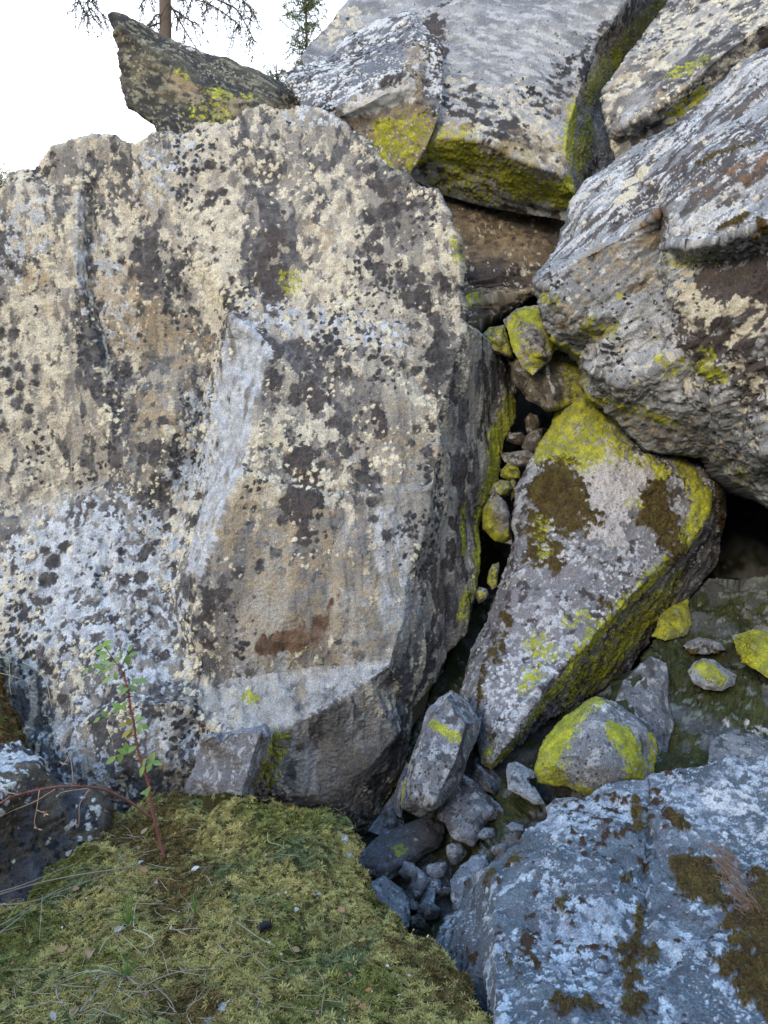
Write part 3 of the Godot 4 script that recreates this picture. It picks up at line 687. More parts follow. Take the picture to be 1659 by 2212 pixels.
func survey_stones() -> void:
	# ---- leaning slab in the middle of the crevice
	rock("leaning_slab", "tall leaning slab with a pinkish-grey patch, brown moss and yellow-green edges, in the crevice",
		[1210, 877, 4.75, 1240, 866, 4.7, 1285, 852, 4.68, 1320, 862, 4.68, 1350, 930, 4.62, 1395, 970, 4.6, 1460, 980, 4.62, 1495, 1000, 4.62, 1570, 1030, 4.85, 1570, 1100, 4.9, 1545, 1217, 4.85, 1500, 1277, 4.78, 1410, 1372, 4.6, 1340, 1474, 4.4,
		1265, 1508, 4.15, 1180, 1560, 3.9, 1100, 1632, 3.65, 1062, 1664, 3.5, 1040, 1650, 3.55, 1020, 1580, 3.7, 990, 1530, 3.9, 1000, 1474, 4.0, 1015, 1402, 4.1, 1045, 1347, 4.18, 1070, 1287, 4.27, 1100, 1227, 4.35, 1112, 1162, 4.4, 1105, 1137, 4.42, 1115, 1057, 4.5, 1140, 1007, 4.58, 1162, 972, 4.62, 1190, 922, 4.7],
		{"th": 1.2, "sh": 0.75, "style": "slab", "fm": 1.35, "fol": [0.65, -0.75], "base": [Vector3(0.22, 0.22, 0.225), Vector3(0.125, 0.127, 0.133), 4.0, 3.0], "disp": [0.012, 1.8, 0.012, 9.0, 0.004, 26.0], "terr": [0.012, 7.0, 0.4], "crack": 0.012,
		"k": [[1530, 1075, 4.45, 1520, 1130, 4.38, 1475, 1182, 4.25, 1430, 1212, 4.12, 1330, 1320, 3.88, 1235, 1420, 3.68, 1170, 1490, 3.52, 1110, 1580, 3.42, 1064, 1650, 3.42],
			[1260, 866, 4.6, 1215, 960, 4.5, 1165, 1040, 4.38, 1150, 1090, 4.32, 1135, 1160, 4.25, 1115, 1237, 4.12, 1090, 1310, 4.0, 1070, 1400, 3.86, 1050, 1480, 3.72, 1050, 1560, 3.58],
			[1330, 950, 4.46, 1450, 1010, 4.46], [1270, 1100, 4.24, 1400, 1060, 4.36, 1490, 1040, 4.46], [1180, 1300, 3.92, 1300, 1280, 3.94]],
		"z": {
			"yellow": [[1205, 890, 1175, 980, 28, 0.8], [1225, 900, 1205, 980, 18, 0.5], [1270, 875, 1255, 990, 36, 0.7], [1300, 900, 1340, 960, 34, 0.55], [1290, 980, 1310, 990, 24, 0.42], [1410, 990, 1430, 1020, 22, 0.62], [1370, 990, 1380, 1000, 14, 0.45], [1480, 1010, 1520, 1090, 30, 0.8], [1520, 1090, 1480, 1170, 20, 0.7], [1430, 1225, 1240, 1425, 22, 0.75], [1440, 1280, 1250, 1470, 60, 0.5], [1400, 1350, 1280, 1480, 40, 0.36], [1220, 1460, 1080, 1640, 34, 0.62], [1160, 1390, 1180, 1420, 26, 0.48], [1150, 1460, 1140, 1480, 24, 0.55], [1230, 1340, 1260, 1330, 18, 0.4], [1360, 1090, 1380, 1090, 12, 0.38], [1170, 1130, 1175, 1200, 16, 0.36]],
			"moss": [[1210, 1010, 1170, 1060, 40, 0.75], [1200, 1060, 1240, 1120, 56, 0.72], [1160, 1120, 1150, 1220, 26, 0.62], [1200, 1180, 1200, 1230, 22, 0.6], [1420, 1060, 1400, 1120, 36, 0.75], [1430, 1120, 1450, 1180, 44, 0.72], [1550, 1060, 1550, 1130, 26, 0.6], [1300, 1300, 1310, 1310, 14, 0.6], [1090, 1330, 1070, 1420, 20, 0.5], [1250, 1080, 1260, 1040, 20, 0.5], [1050, 1440, 1040, 1520, 18, 0.5]],
			"smooth": [[1300, 1000, 1300, 1130, 62, 0.95], [1350, 1020, 1370, 1070, 42, 0.9], [1320, 1150, 1330, 1170, 34, 0.75], [1390, 1000, 1400, 1030, 30, 0.7], [1290, 1040, 1330, 1090, 50, 0.8]],
			"pits": [[1320, 1000, 1320, 1120, 70, 0.34]],
			"bare": [[1190, 920, 1170, 1000, 60, 0.7], [1130, 1060, 1115, 1150, 26, 0.75], [1245, 900, 1235, 990, 14, 0.7]],
			"white": [[1230, 1010, 1250, 1050, 24, 0.22], [1180, 1180, 1180, 1220, 14, 0.6], [1200, 1350, 1100, 1500, 100, 0.22], [1270, 1180, 1250, 1230, 50, 0.2], [1380, 1190, 1360, 1220, 40, 0.15], [1320, 1060, 1300, 1110, 90, -0.4], [1460, 1260, 1260, 1480, 80, -0.6]],
			"dark": [[1200, 1060, 1240, 1120, 50, 0.3], [1320, 1060, 1300, 1110, 90, -0.5], [1200, 940, 1300, 920, 80, -0.5], [1400, 1330, 1250, 1480, 60, 0.3], [1500, 1200, 1420, 1320, 50, 0.35]],
			"rust": [[1225, 1090, 1240, 1130, 26, 0.4]],
			"dots": [[1320, 1060, 1300, 1110, 90, -0.5], [1200, 940, 1300, 920, 80, -0.4], [1400, 1180, 1340, 1210, 50, 0.08], [1380, 1340, 1250, 1460, 60, -0.3]],
			"crust": [[1240, 1260, 1180, 1320, 110, 0.3]]}})

	# ---- near block, lower right
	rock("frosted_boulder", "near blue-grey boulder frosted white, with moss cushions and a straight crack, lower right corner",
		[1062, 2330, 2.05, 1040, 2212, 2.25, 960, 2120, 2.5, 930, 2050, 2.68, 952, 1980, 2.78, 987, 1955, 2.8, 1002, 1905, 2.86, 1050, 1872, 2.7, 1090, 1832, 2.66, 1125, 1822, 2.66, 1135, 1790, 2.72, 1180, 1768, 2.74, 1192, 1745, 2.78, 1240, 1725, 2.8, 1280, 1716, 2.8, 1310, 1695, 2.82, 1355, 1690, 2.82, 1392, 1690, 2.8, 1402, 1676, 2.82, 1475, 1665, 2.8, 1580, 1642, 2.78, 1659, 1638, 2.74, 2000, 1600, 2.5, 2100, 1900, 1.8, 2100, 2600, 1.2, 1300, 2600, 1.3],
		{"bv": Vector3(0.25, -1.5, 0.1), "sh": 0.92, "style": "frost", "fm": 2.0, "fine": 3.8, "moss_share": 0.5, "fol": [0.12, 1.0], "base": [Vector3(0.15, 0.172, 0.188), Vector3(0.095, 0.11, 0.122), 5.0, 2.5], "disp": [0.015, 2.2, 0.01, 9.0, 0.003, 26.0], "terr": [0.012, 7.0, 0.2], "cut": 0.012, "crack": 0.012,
		"k": [[1062, 1890, 2.52, 1075, 1990, 2.26, 1070, 2100, 2.05, 1075, 2212, 1.86, 1100, 2330, 1.68], [1396, 1700, 2.76, 1390, 1760, 2.61, 1396, 1820, 2.48, 1380, 1890, 2.35, 1388, 1960, 2.22, 1380, 2060, 2.06], [1404, 1700, 2.78, 1399, 1760, 2.64, 1404, 1820, 2.51, 1389, 1890, 2.38, 1396, 1960, 2.24],
			[1414, 1700, 2.74, 1409, 1760, 2.59, 1413, 1820, 2.46, 1399, 1890, 2.33, 1404, 1960, 2.2], [1300, 2212, 1.72, 1500, 2100, 1.86, 1659, 2050, 1.88], [1200, 1850, 2.42, 1300, 1900, 2.3], [1550, 1800, 2.42, 1659, 1850, 2.28]],
		"z": {
			"moss": [[1375, 1740, 1380, 1790, 14, 0.55], [1110, 1860, 1125, 1868, 16, 0.5], [1060, 1900, 1075, 1910, 14, 0.45], [1215, 1930, 1212, 1960, 13, 0.5], [1350, 1885, 1350, 1900, 15, 0.55], [1382, 1970, 1380, 2040, 14, 0.55], [1360, 2060, 1400, 2080, 42, 0.7], [1375, 2120, 1370, 2180, 26, 0.5], [1490, 1870, 1520, 1900, 50, 0.8], [1500, 1920, 1560, 1950, 40, 0.7], [1650, 1900, 1670, 2000, 36, 0.75], [1600, 2000, 1650, 2060, 50, 0.75], [1590, 2090, 1650, 2130, 40, 0.7], [1630, 2160, 1680, 2200, 40, 0.7], [1210, 2170, 1260, 2180, 30, 0.5], [1100, 2070, 1110, 2090, 18, 0.42], [1450, 1760, 1480, 1790, 14, 0.5]],
			"red": [[1420, 1720, 1440, 1760, 26, 0.4], [1450, 1770, 1485, 1790, 20, 0.5], [1230, 1810, 1260, 1830, 40, 0.22], [1130, 2050, 1150, 2080, 40, 0.25], [1020, 2050, 1030, 2090, 26, 0.35], [1300, 2060, 1310, 2100, 30, 0.3], [1390, 1820, 1385, 1880, 18, 0.35], [1050, 1960, 1050, 1990, 14, 0.3], [1560, 1800, 1650, 1760, 100, -0.4], [1500, 1720, 1600, 1700, 80, -0.3]],
			"white": [[1200, 1780, 1340, 1740, 70, 0.2], [1300, 1900, 1340, 2020, 80, 0.24], [1190, 1880, 1230, 2050, 60, 0.15], [1440, 2000, 1470, 2050, 40, 0.4], [1500, 1730, 1640, 1740, 100, 0.12], [1560, 2100, 1570, 2140, 30, 0.4], [1440, 2170, 1450, 2200, 26, 0.4], [1440, 1850, 1450, 1930, 50, -0.4], [1020, 1960, 1030, 2100, 70, -0.4], [1130, 1930, 1140, 1990, 36, -0.3]],
			"pale": [[1560, 1720, 1620, 1780, 70, 0.3]],
			"dark": [[1020, 1960, 1040, 2120, 60, 0.18], [1500, 1740, 1640, 1780, 120, -0.35], [1200, 1800, 1300, 1760, 100, -0.2]]}})

	# ---- the left block beside the moss
	rock("flat_topped_block", "flat-topped grey block with a dark brown side at the left edge of the moss",
		[-260, 1640, 3.0, 0, 1610, 3.35, 40, 1604, 3.4, 95, 1640, 3.3, 110, 1690, 3.26, 200, 1720, 3.3, 232, 1745, 3.3, 200, 1830, 3.2, 130, 1890, 3.0, 80, 1960, 2.8, 0, 2010, 2.6, -260, 2100, 2.4],
		{"bv": Vector3(-0.3, -0.6, -0.5), "sh": 0.85, "style": "slate", "fol": [0.75, -0.65], "base": [Vector3(0.14, 0.115, 0.085), Vector3(0.07, 0.06, 0.045), 4.0, 3.0], "disp": [0.02, 2.2, 0.02, 8.0, 0.004, 26.0], "terr": [0.02, 7.0, 0.3], "cut": 0.02,
		"k": [[95, 1645, 3.22, 50, 1680, 2.98, 0, 1712, 2.8, -260, 1800, 2.3], [110, 1760, 3.1, 60, 1850, 2.95, 0, 1900, 2.8]],
		"z": {"white": [[0, 1660, 40, 1640, 70, 0.3], [100, 1800, 30, 1850, 170, -0.6], [160, 1760, 180, 1760, 80, -0.4]], "pale": [[0, 1640, 60, 1635, 44, 0.5], [-100, 1680, 0, 1660, 60, 0.5], [60, 1730, 64, 1725, 8, 0.6], [100, 1830, 106, 1822, 9, 0.6], [140, 1790, 150, 1780, 8, 0.6]], "dots": [[80, 1800, 60, 1850, 150, -0.35]], "brown": [[60, 1900, 30, 1940, 70, 0.4]]}})

	# ---- small pale block at the foot of the big boulder
	rock("pale_grey_block", "small pale grey block with a yellow lichen edge, standing behind the moss top",
		[436, 1588, 3.45, 525, 1574, 3.45, 575, 1570, 3.42, 588, 1590, 3.45, 582, 1640, 3.5, 552, 1712, 3.5, 540, 1760, 3.5, 410, 1770, 3.4, 405, 1700, 3.4, 420, 1660, 3.42],
		{"th": 0.3, "sh": 0.9, "style": "slab", "fm": 1.35, "base": [Vector3(0.34, 0.34, 0.345), Vector3(0.26, 0.26, 0.27), 5.0, 1.5], "disp": [0.012, 3.0, 0.01, 9.0, 0.003, 26.0], "cut": 0.01,
		"k": [[440, 1592, 3.32, 520, 1582, 3.3, 562, 1584, 3.28, 545, 1640, 3.27, 525, 1700, 3.25, 515, 1760, 3.25]],
		"z": {"yellow": [[586, 1600, 570, 1660, 14, 0.75], [570, 1640, 556, 1690, 10, 0.4]], "dark": [[480, 1640, 500, 1640, 120, -0.25], [470, 1610, 465, 1600, 14, 0.3]], "crust": [[490, 1640, 490, 1640, 130, 0.3]], "ochre": [[568, 1620, 545, 1700, 18, 0.7]]}})

	# ---- stones down in the crevice
	rock("round_stone", "large rounded grey stone with yellow-green lichen on two sides, below the leaning slab",
		[1157, 1670, 3.25, 1170, 1600, 3.35, 1200, 1558, 3.4, 1265, 1510, 3.45, 1290, 1502, 3.45, 1330, 1512, 3.45, 1375, 1540, 3.45, 1405, 1565, 3.4, 1417, 1605, 3.35, 1412, 1660, 3.25, 1400, 1700, 3.2, 1320, 1730, 3.15, 1260, 1724, 3.15, 1210, 1702, 3.2, 1165, 1688, 3.25],
		{"cat": "stone", "th": 0.35, "dome": 0.2, "lump": 0.03, "lean": [0, -20], "soft": true, "style": "stone", "fm": 1.6, "fol": [0.3, 1.0], "base": [Vector3(0.215, 0.218, 0.225), Vector3(0.15, 0.152, 0.16), 5.0, 1.5], "disp": [0.02, 2.6, 0.01, 9.0, 0.003, 26.0],
		"z": {"yellow": [[1262, 1520, 1205, 1585, 46, 0.85], [1200, 1580, 1180, 1650, 44, 0.75], [1350, 1600, 1378, 1680, 40, 0.8], [1330, 1580, 1345, 1590, 24, 0.6], [1180, 1690, 1260, 1715, 20, 0.6], [1405, 1600, 1410, 1660, 20, 0.6]], "dark": [[1390, 1550, 1400, 1570, 30, 0.5], [1280, 1620, 1270, 1660, 90, -0.4]], "pale": [[1310, 1530, 1340, 1540, 30, 0.3]]}})
	rock("upright_grey_stone", "upright grey stone blotched with pale crust, between the big boulder and the leaning slab",
		[870, 1740, 3.35, 872, 1700, 3.38, 885, 1650, 3.42, 912, 1565, 3.5, 930, 1525, 3.55, 975, 1494, 3.6, 1015, 1525, 3.55, 1037, 1560, 3.5, 1015, 1640, 3.4, 995, 1690, 3.35, 955, 1735, 3.3, 908, 1764, 3.28],
		{"cat": "stone", "th": 0.35, "style": "stone", "fm": 1.6, "base": [Vector3(0.2, 0.2, 0.21), Vector3(0.14, 0.14, 0.15), 5.0, 1.5], "disp": [0.015, 3.0, 0.012, 9.0, 0.003, 26.0], "cut": 0.02,
		"k": [[965, 1505, 3.46, 1008, 1565, 3.3, 982, 1650, 3.18, 935, 1738, 3.16], [935, 1545, 3.42, 905, 1640, 3.26, 885, 1730, 3.22]],
		"z": {"dark": [[980, 1530, 1000, 1570, 40, 0.35], [950, 1610, 960, 1640, 40, 0.2], [1000, 1600, 990, 1680, 30, 0.3]], "yellow": [[930, 1560, 985, 1592, 12, 0.7], [880, 1700, 870, 1740, 12, 0.5], [900, 1600, 885, 1660, 8, 0.45]], "white": [[930, 1640, 920, 1700, 60, 0.12]]}})
	rock("flat_pale_stone", "flat pale grey stone lying beside the upright grey stone",
		[940, 1760, 3.4, 965, 1690, 3.5, 1000, 1668, 3.5, 1035, 1690, 3.45, 1088, 1750, 3.35, 1085, 1765, 3.34, 1048, 1772, 3.3, 1022, 1828, 3.2, 980, 1812, 3.22, 960, 1780, 3.3],
		{"cat": "stone", "th": 0.25, "dome": 0.06, "style": "stone", "fm": 1.6, "base": [Vector3(0.21, 0.205, 0.21), Vector3(0.145, 0.142, 0.148), 5.0, 1.5], "disp": [0.012, 3.0, 0.01, 9.0, 0.003, 26.0], "cut": 0.015, "z": {"dark": [[1040, 1690, 1080, 1750, 24, 0.5], [1000, 1690, 1010, 1700, 20, 0.3]]}})
	rock("long_dark_stone", "long dark stone at the bottom of the crevice beside the moss edge",  # base grey set darker than the stones around it
		[760, 1880, 3.3, 790, 1830, 3.45, 830, 1798, 3.5, 885, 1778, 3.55, 940, 1764, 3.55, 958, 1785, 3.5, 950, 1825, 3.42, 910, 1852, 3.38, 840, 1895, 3.3],
		{"cat": "stone", "th": 0.3, "dome": 0.09, "style": "stone", "fm": 1.6, "fol": [1.0, -0.4], "base": [Vector3(0.14, 0.14, 0.145), Vector3(0.08, 0.08, 0.085), 5.0, 3.0], "disp": [0.012, 3.0, 0.012, 9.0, 0.003, 26.0], "terr": [0.012, 9.0, 0.2], "z": {"yellow": [[855, 1840, 870, 1835, 10, 0.5]], "dark": [[860, 1820, 860, 1820, 100, 0.3]], "white": [[860, 1800, 900, 1790, 100, -0.25]]}})
	rock("split_wedge_stone", "small curved wedge stone between the flat stone and the round stone",
		[1092, 1665, 3.3, 1098, 1650, 3.32, 1116, 1645, 3.34, 1150, 1662, 3.32, 1162, 1678, 3.3, 1142, 1684, 3.26, 1166, 1715, 3.2, 1178, 1738, 3.16, 1155, 1738, 3.16, 1120, 1716, 3.18, 1096, 1706, 3.2],
		{"cat": "stone", "th": 0.15, "dome": 0.04, "style": "stone", "fm": 1.6, "step": 24.0, "base": [Vector3(0.28, 0.28, 0.285), Vector3(0.18, 0.18, 0.185), 7.0, 1.5], "disp": [0.006, 4.0, 0.006, 12.0, 0.002, 26.0]})
	rock("pale_chip_stone", "thin pale stone half hidden at the foot of the round stone",
		[1178, 1745, 3.05, 1195, 1726, 3.08, 1240, 1722, 3.08, 1262, 1735, 3.04, 1240, 1770, 3.0, 1190, 1770, 3.0],
		{"cat": "stone", "th": 0.12, "dome": 0.03, "style": "stone", "fm": 1.6, "step": 24.0, "base": [Vector3(0.3, 0.29, 0.28), Vector3(0.22, 0.22, 0.22), 7.0, 1.5], "disp": [0.006, 4.0, 0.006, 12.0, 0.002, 26.0]})
	rock("little_flat_stone", "little flat stone lying on the dark moss left of the frosted boulder",
		[1092, 1785, 3.1, 1105, 1777, 3.12, 1130, 1782, 3.12, 1132, 1795, 3.08, 1105, 1797, 3.06],
		{"cat": "stone", "th": 0.06, "dome": 0.02, "style": "stone", "fm": 1.6, "step": 16.0, "base": [Vector3(0.26, 0.26, 0.27), Vector3(0.18, 0.18, 0.19), 7.0, 1.5], "disp": [0.003, 5.0, 0.003, 12.0, 0.001, 26.0]})
	rock("grey_pillar_stone", "grey stone with steep sides tucked behind the frosted boulder's left shoulder",
		[975, 1960, 2.85, 970, 1900, 2.95, 1000, 1865, 3.05, 1020, 1848, 3.1, 1052, 1842, 3.1, 1070, 1880, 3.0, 1060, 1990, 2.8, 1000, 2050, 2.7],
		{"cat": "stone", "th": 0.3, "dome": 0.06, "style": "stone", "fm": 1.6, "base": [Vector3(0.23, 0.235, 0.245), Vector3(0.15, 0.15, 0.16), 5.0, 2.0], "disp": [0.012, 3.0, 0.012, 9.0, 0.003, 26.0], "cut": 0.02})
	rock("shaded_slab_stone", "smooth grey slab in deep shade at the moss edge, below the long dark stone",
		[800, 1905, 3.2, 830, 1895, 3.25, 870, 1915, 3.25, 888, 1940, 3.2, 890, 1985, 3.1, 870, 2030, 3.0, 800, 1990, 3.05],
		{"cat": "stone", "th": 0.2, "dome": 0.05, "style": "stone", "fm": 1.6, "base": [Vector3(0.2, 0.2, 0.205), Vector3(0.15, 0.15, 0.155), 5.0, 2.0], "disp": [0.012, 3.0, 0.01, 9.0, 0.003, 26.0]})
	for w in [["wedged_block", "dark blue-grey block wedged under the big boulder's foot, above the long dark stone", [795, 1795, 3.75, 830, 1740, 3.85, 868, 1690, 3.9, 888, 1700, 3.85, 872, 1755, 3.7, 880, 1785, 3.6, 830, 1810, 3.6], [840, 1750, 3.62, 850, 1790, 3.55]],
		["wedged_block", "angular blue-grey block wedged between the upright stone and the leaning slab's tip", [1015, 1680, 3.6, 1028, 1630, 3.7, 1052, 1640, 3.65, 1092, 1692, 3.5, 1070, 1722, 3.42, 1035, 1705, 3.45], [1035, 1660, 3.5, 1060, 1700, 3.38]],
		["wedged_block", "broken blue-grey block filling the gully between the moss edge and the steep grey stone", [872, 1930, 3.35, 905, 1868, 3.45, 958, 1838, 3.5, 985, 1862, 3.4, 972, 1915, 3.25, 930, 1965, 3.15, 890, 1965, 3.2], [910, 1900, 3.26, 945, 1890, 3.24, 935, 1950, 3.1]],
		["wedged_block", "narrow blue-grey splinter standing against the big boulder left of the upright stone", [846, 1762, 3.7, 858, 1690, 3.8, 878, 1640, 3.85, 888, 1660, 3.8, 880, 1720, 3.6, 868, 1768, 3.55], [870, 1680, 3.66, 862, 1740, 3.55]]]:
		rock(w[0], w[1], w[2], {"cat": "stone", "group": "blocks wedged in the gully", "th": 0.3, "style": "stone", "fm": 1.6, "step": 20.0, "k": [w[3]], "base": [Vector3(0.2, 0.208, 0.225), Vector3(0.135, 0.14, 0.155), 6.0, 1.8], "disp": [0.008, 3.0, 0.008, 10.0, 0.003, 26.0], "cut": 0.015})
	var chips := [[905, 1905, 30, 40, 3.2, "pale angular chip at the moss edge, below the long dark stone"], [945, 1880, 30, 22, 3.25, "flat chip just right of the long dark stone"], [925, 1965, 36, 24, 3.1, "broad chip right of the shaded slab"], [960, 1925, 26, 22, 3.15, "small chip against the steep grey stone"], [985, 1842, 22, 32, 3.25, "upright chip under the flat pale stone's tip"], [905, 1990, 22, 28, 3.1, "lowest chip in the crevice, next to the shaded slab"], [1080, 1835, 26, 16, 3.05, "thin chip right of the steep grey stone's top"], [1052, 1802, 22, 14, 3.12, "tiny chip between the flat pale stone and the little flat stone"], [935, 1925, 24, 30, 3.2, "middle chip of the rubble under the long dark stone"], [880, 1880, 26, 18, 3.25, "chip tucked under the long dark stone's lower edge"]]
	for c in chips: chip("crevice_chip", c[5], c, "stone", "rubble chips on the crevice floor", Vector3(0.24, 0.245, 0.26), {})

	# ---- stones jammed in the upper gap
	rock("yellow_green_stone", "angular stone with a bright yellow-green side, jammed at the top of the crevice",
		[1086, 688, 4.6, 1115, 665, 4.65, 1170, 655, 4.65, 1210, 700, 4.62, 1205, 745, 4.55, 1182, 778, 4.5, 1150, 813, 4.45, 1128, 795, 4.48, 1108, 760, 4.5],
		{"cat": "stone", "th": 0.4, "style": "stone", "fm": 1.6, "base": [Vector3(0.26, 0.23, 0.2), Vector3(0.19, 0.17, 0.16), 5.0, 1.5], "disp": [0.015, 3.0, 0.012, 9.0, 0.003, 26.0], "cut": 0.015,
		"k": [[1112, 672, 4.56, 1150, 725, 4.38, 1180, 770, 4.38]],
		"z": {"yellow": [[1150, 680, 1195, 740, 34, 0.85], [1120, 680, 1140, 680, 24, 0.6], [1110, 720, 1140, 790, 30, 0.42], [1100, 700, 1110, 745, 14, 0.5], [1160, 770, 1170, 775, 16, 0.45]]}})
	rock("small_ochre_stone", "small dull yellow stone at the left of the bright yellow-green stone",
		[1042, 722, 4.85, 1056, 710, 4.85, 1088, 704, 4.85, 1100, 740, 4.8, 1108, 772, 4.78, 1066, 765, 4.8, 1046, 748, 4.82],
		{"cat": "stone", "th": 0.25, "dome": 0.07, "style": "stone", "fm": 1.6, "base": [Vector3(0.22, 0.19, 0.12), Vector3(0.16, 0.14, 0.1), 5.0, 1.5], "disp": [0.01, 3.0, 0.01, 9.0, 0.003, 26.0], "z": {"yellow": [[1070, 725, 1080, 740, 40, 0.45]]}})
	rock("brown_chock_stone", "brown chockstone hanging over the dark hole beneath the yellow-green stone",
		[1090, 760, 4.9, 1112, 770, 4.85, 1150, 790, 4.75, 1190, 755, 4.75, 1225, 750, 4.75, 1260, 772, 4.75, 1275, 850, 4.68, 1268, 862, 4.68, 1212, 880, 4.66, 1182, 888, 4.66, 1140, 868, 4.7, 1114, 830, 4.8],
		{"cat": "stone", "th": 0.6, "style": "stone", "fm": 1.6, "fol": [1.0, 0.3], "base": [Vector3(0.2, 0.17, 0.125), Vector3(0.13, 0.11, 0.085), 5.0, 2.0], "disp": [0.02, 2.4, 0.016, 8.0, 0.003, 26.0], "cut": 0.02,
		"k": [[1180, 790, 4.6, 1190, 880, 4.56], [1120, 800, 4.72, 1160, 830, 4.6]],
		"z": {"yellow": [[1230, 800, 1245, 840, 34, 0.42], [1200, 880, 1215, 870, 14, 0.45], [1215, 752, 1235, 755, 12, 0.5]], "dark": [[1200, 780, 1195, 850, 24, 0.3]], "pale": [[1182, 790, 1192, 850, 7, 0.5]], "brown": [[1130, 840, 1160, 860, 40, 0.25]]}})
	var gap := [
		["gap_stone", "dark little stone at the top of the stone pile in the narrow crevice", [1150, 915, 34, 40, 5.1], Vector3(0.14, 0.12, 0.09), {}],
		["gap_stone", "brown stone left of centre near the top of the narrow crevice's stone pile", [1114, 946, 46, 40, 4.95], Vector3(0.16, 0.12, 0.085), {}],
		["gap_stone", "blocky grey stone right of centre near the top of the narrow crevice's stone pile", [1152, 954, 44, 52, 4.95], Vector3(0.22, 0.2, 0.17), {}],
		["gap_stone", "pale grey wedge stone lying across the narrow crevice's stone pile", [1119, 990, 66, 42, 4.82], Vector3(0.29, 0.265, 0.24), {}],
		["gap_stone", "yellow stone beneath the pale wedge in the narrow crevice", [1104, 1021, 50, 34, 4.72], Vector3(0.26, 0.22, 0.12), {"yellow": [[1100, 1018, 1108, 1022, 30, 0.6]]}],
		["gap_stone", "small olive stone resting on the big oval crevice stone", [1084, 1056, 44, 40, 4.66], Vector3(0.22, 0.2, 0.13), {"yellow": [[1084, 1050, 1084, 1060, 28, 0.36]]}],
		["gap_stone", "tiny greenish stone squeezed beside the small olive stone", [1108, 1056, 22, 44, 4.72], Vector3(0.2, 0.18, 0.11), {"yellow": [[1108, 1056, 1108, 1066, 20, 0.3]]}],
		["gap_stone", "largest oval grey stone of the narrow crevice, yellow along its left", [1075, 1120, 70, 104, 4.56], Vector3(0.27, 0.25, 0.21), {"yellow": [[1050, 1100, 1058, 1155, 24, 0.75], [1075, 1165, 1090, 1160, 16, 0.6]]}],
		["gap_stone", "dim yellow-green stone below the oval stone in the narrow crevice", [1066, 1245, 26, 54, 4.4], Vector3(0.2, 0.19, 0.13), {"yellow": [[1064, 1240, 1066, 1255, 20, 0.45]]}],
		["gap_stone", "lowest small stone of the narrow crevice, leaning on the big boulder", [1040, 1285, 36, 30, 4.3], Vector3(0.21, 0.2, 0.17), {"yellow": [[1032, 1280, 1040, 1284, 10, 0.45]]}]]
	for g in gap: chip(g[0], g[1], g[2], "stone", "stones jammed in the narrow crevice", g[3], g[4])

	# ---- under the right boulder: cave floor and stones
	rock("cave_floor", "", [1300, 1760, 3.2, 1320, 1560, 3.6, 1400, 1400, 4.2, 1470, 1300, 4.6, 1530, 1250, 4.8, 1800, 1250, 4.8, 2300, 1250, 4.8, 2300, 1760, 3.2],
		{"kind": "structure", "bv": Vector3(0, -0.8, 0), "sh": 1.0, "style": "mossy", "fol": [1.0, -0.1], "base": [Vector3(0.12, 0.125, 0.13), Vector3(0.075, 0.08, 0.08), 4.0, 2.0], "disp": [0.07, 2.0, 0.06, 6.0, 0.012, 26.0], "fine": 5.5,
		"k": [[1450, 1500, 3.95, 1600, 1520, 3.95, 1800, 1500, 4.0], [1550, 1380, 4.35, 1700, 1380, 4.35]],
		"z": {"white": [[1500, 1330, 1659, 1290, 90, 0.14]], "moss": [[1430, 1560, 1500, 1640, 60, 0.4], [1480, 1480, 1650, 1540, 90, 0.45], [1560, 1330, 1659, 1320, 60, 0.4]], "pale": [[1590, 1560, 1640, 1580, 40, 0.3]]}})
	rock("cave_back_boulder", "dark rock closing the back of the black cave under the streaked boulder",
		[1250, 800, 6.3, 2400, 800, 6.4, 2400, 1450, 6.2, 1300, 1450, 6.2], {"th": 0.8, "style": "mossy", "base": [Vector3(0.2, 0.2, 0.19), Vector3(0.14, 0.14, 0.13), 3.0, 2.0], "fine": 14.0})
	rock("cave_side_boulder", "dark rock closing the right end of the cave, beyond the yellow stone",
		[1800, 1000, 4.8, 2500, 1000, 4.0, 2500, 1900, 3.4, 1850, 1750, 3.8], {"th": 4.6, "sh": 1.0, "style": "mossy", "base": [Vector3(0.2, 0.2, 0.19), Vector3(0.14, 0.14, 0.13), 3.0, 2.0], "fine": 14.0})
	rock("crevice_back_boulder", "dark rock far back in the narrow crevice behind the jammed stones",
		[880, 600, 6.0, 1480, 600, 6.2, 1480, 1150, 5.6, 1350, 1450, 5.2, 950, 1450, 5.2], {"th": 0.8, "style": "mossy", "base": [Vector3(0.2, 0.19, 0.17), Vector3(0.14, 0.13, 0.12), 3.0, 2.0], "fine": 12.0})
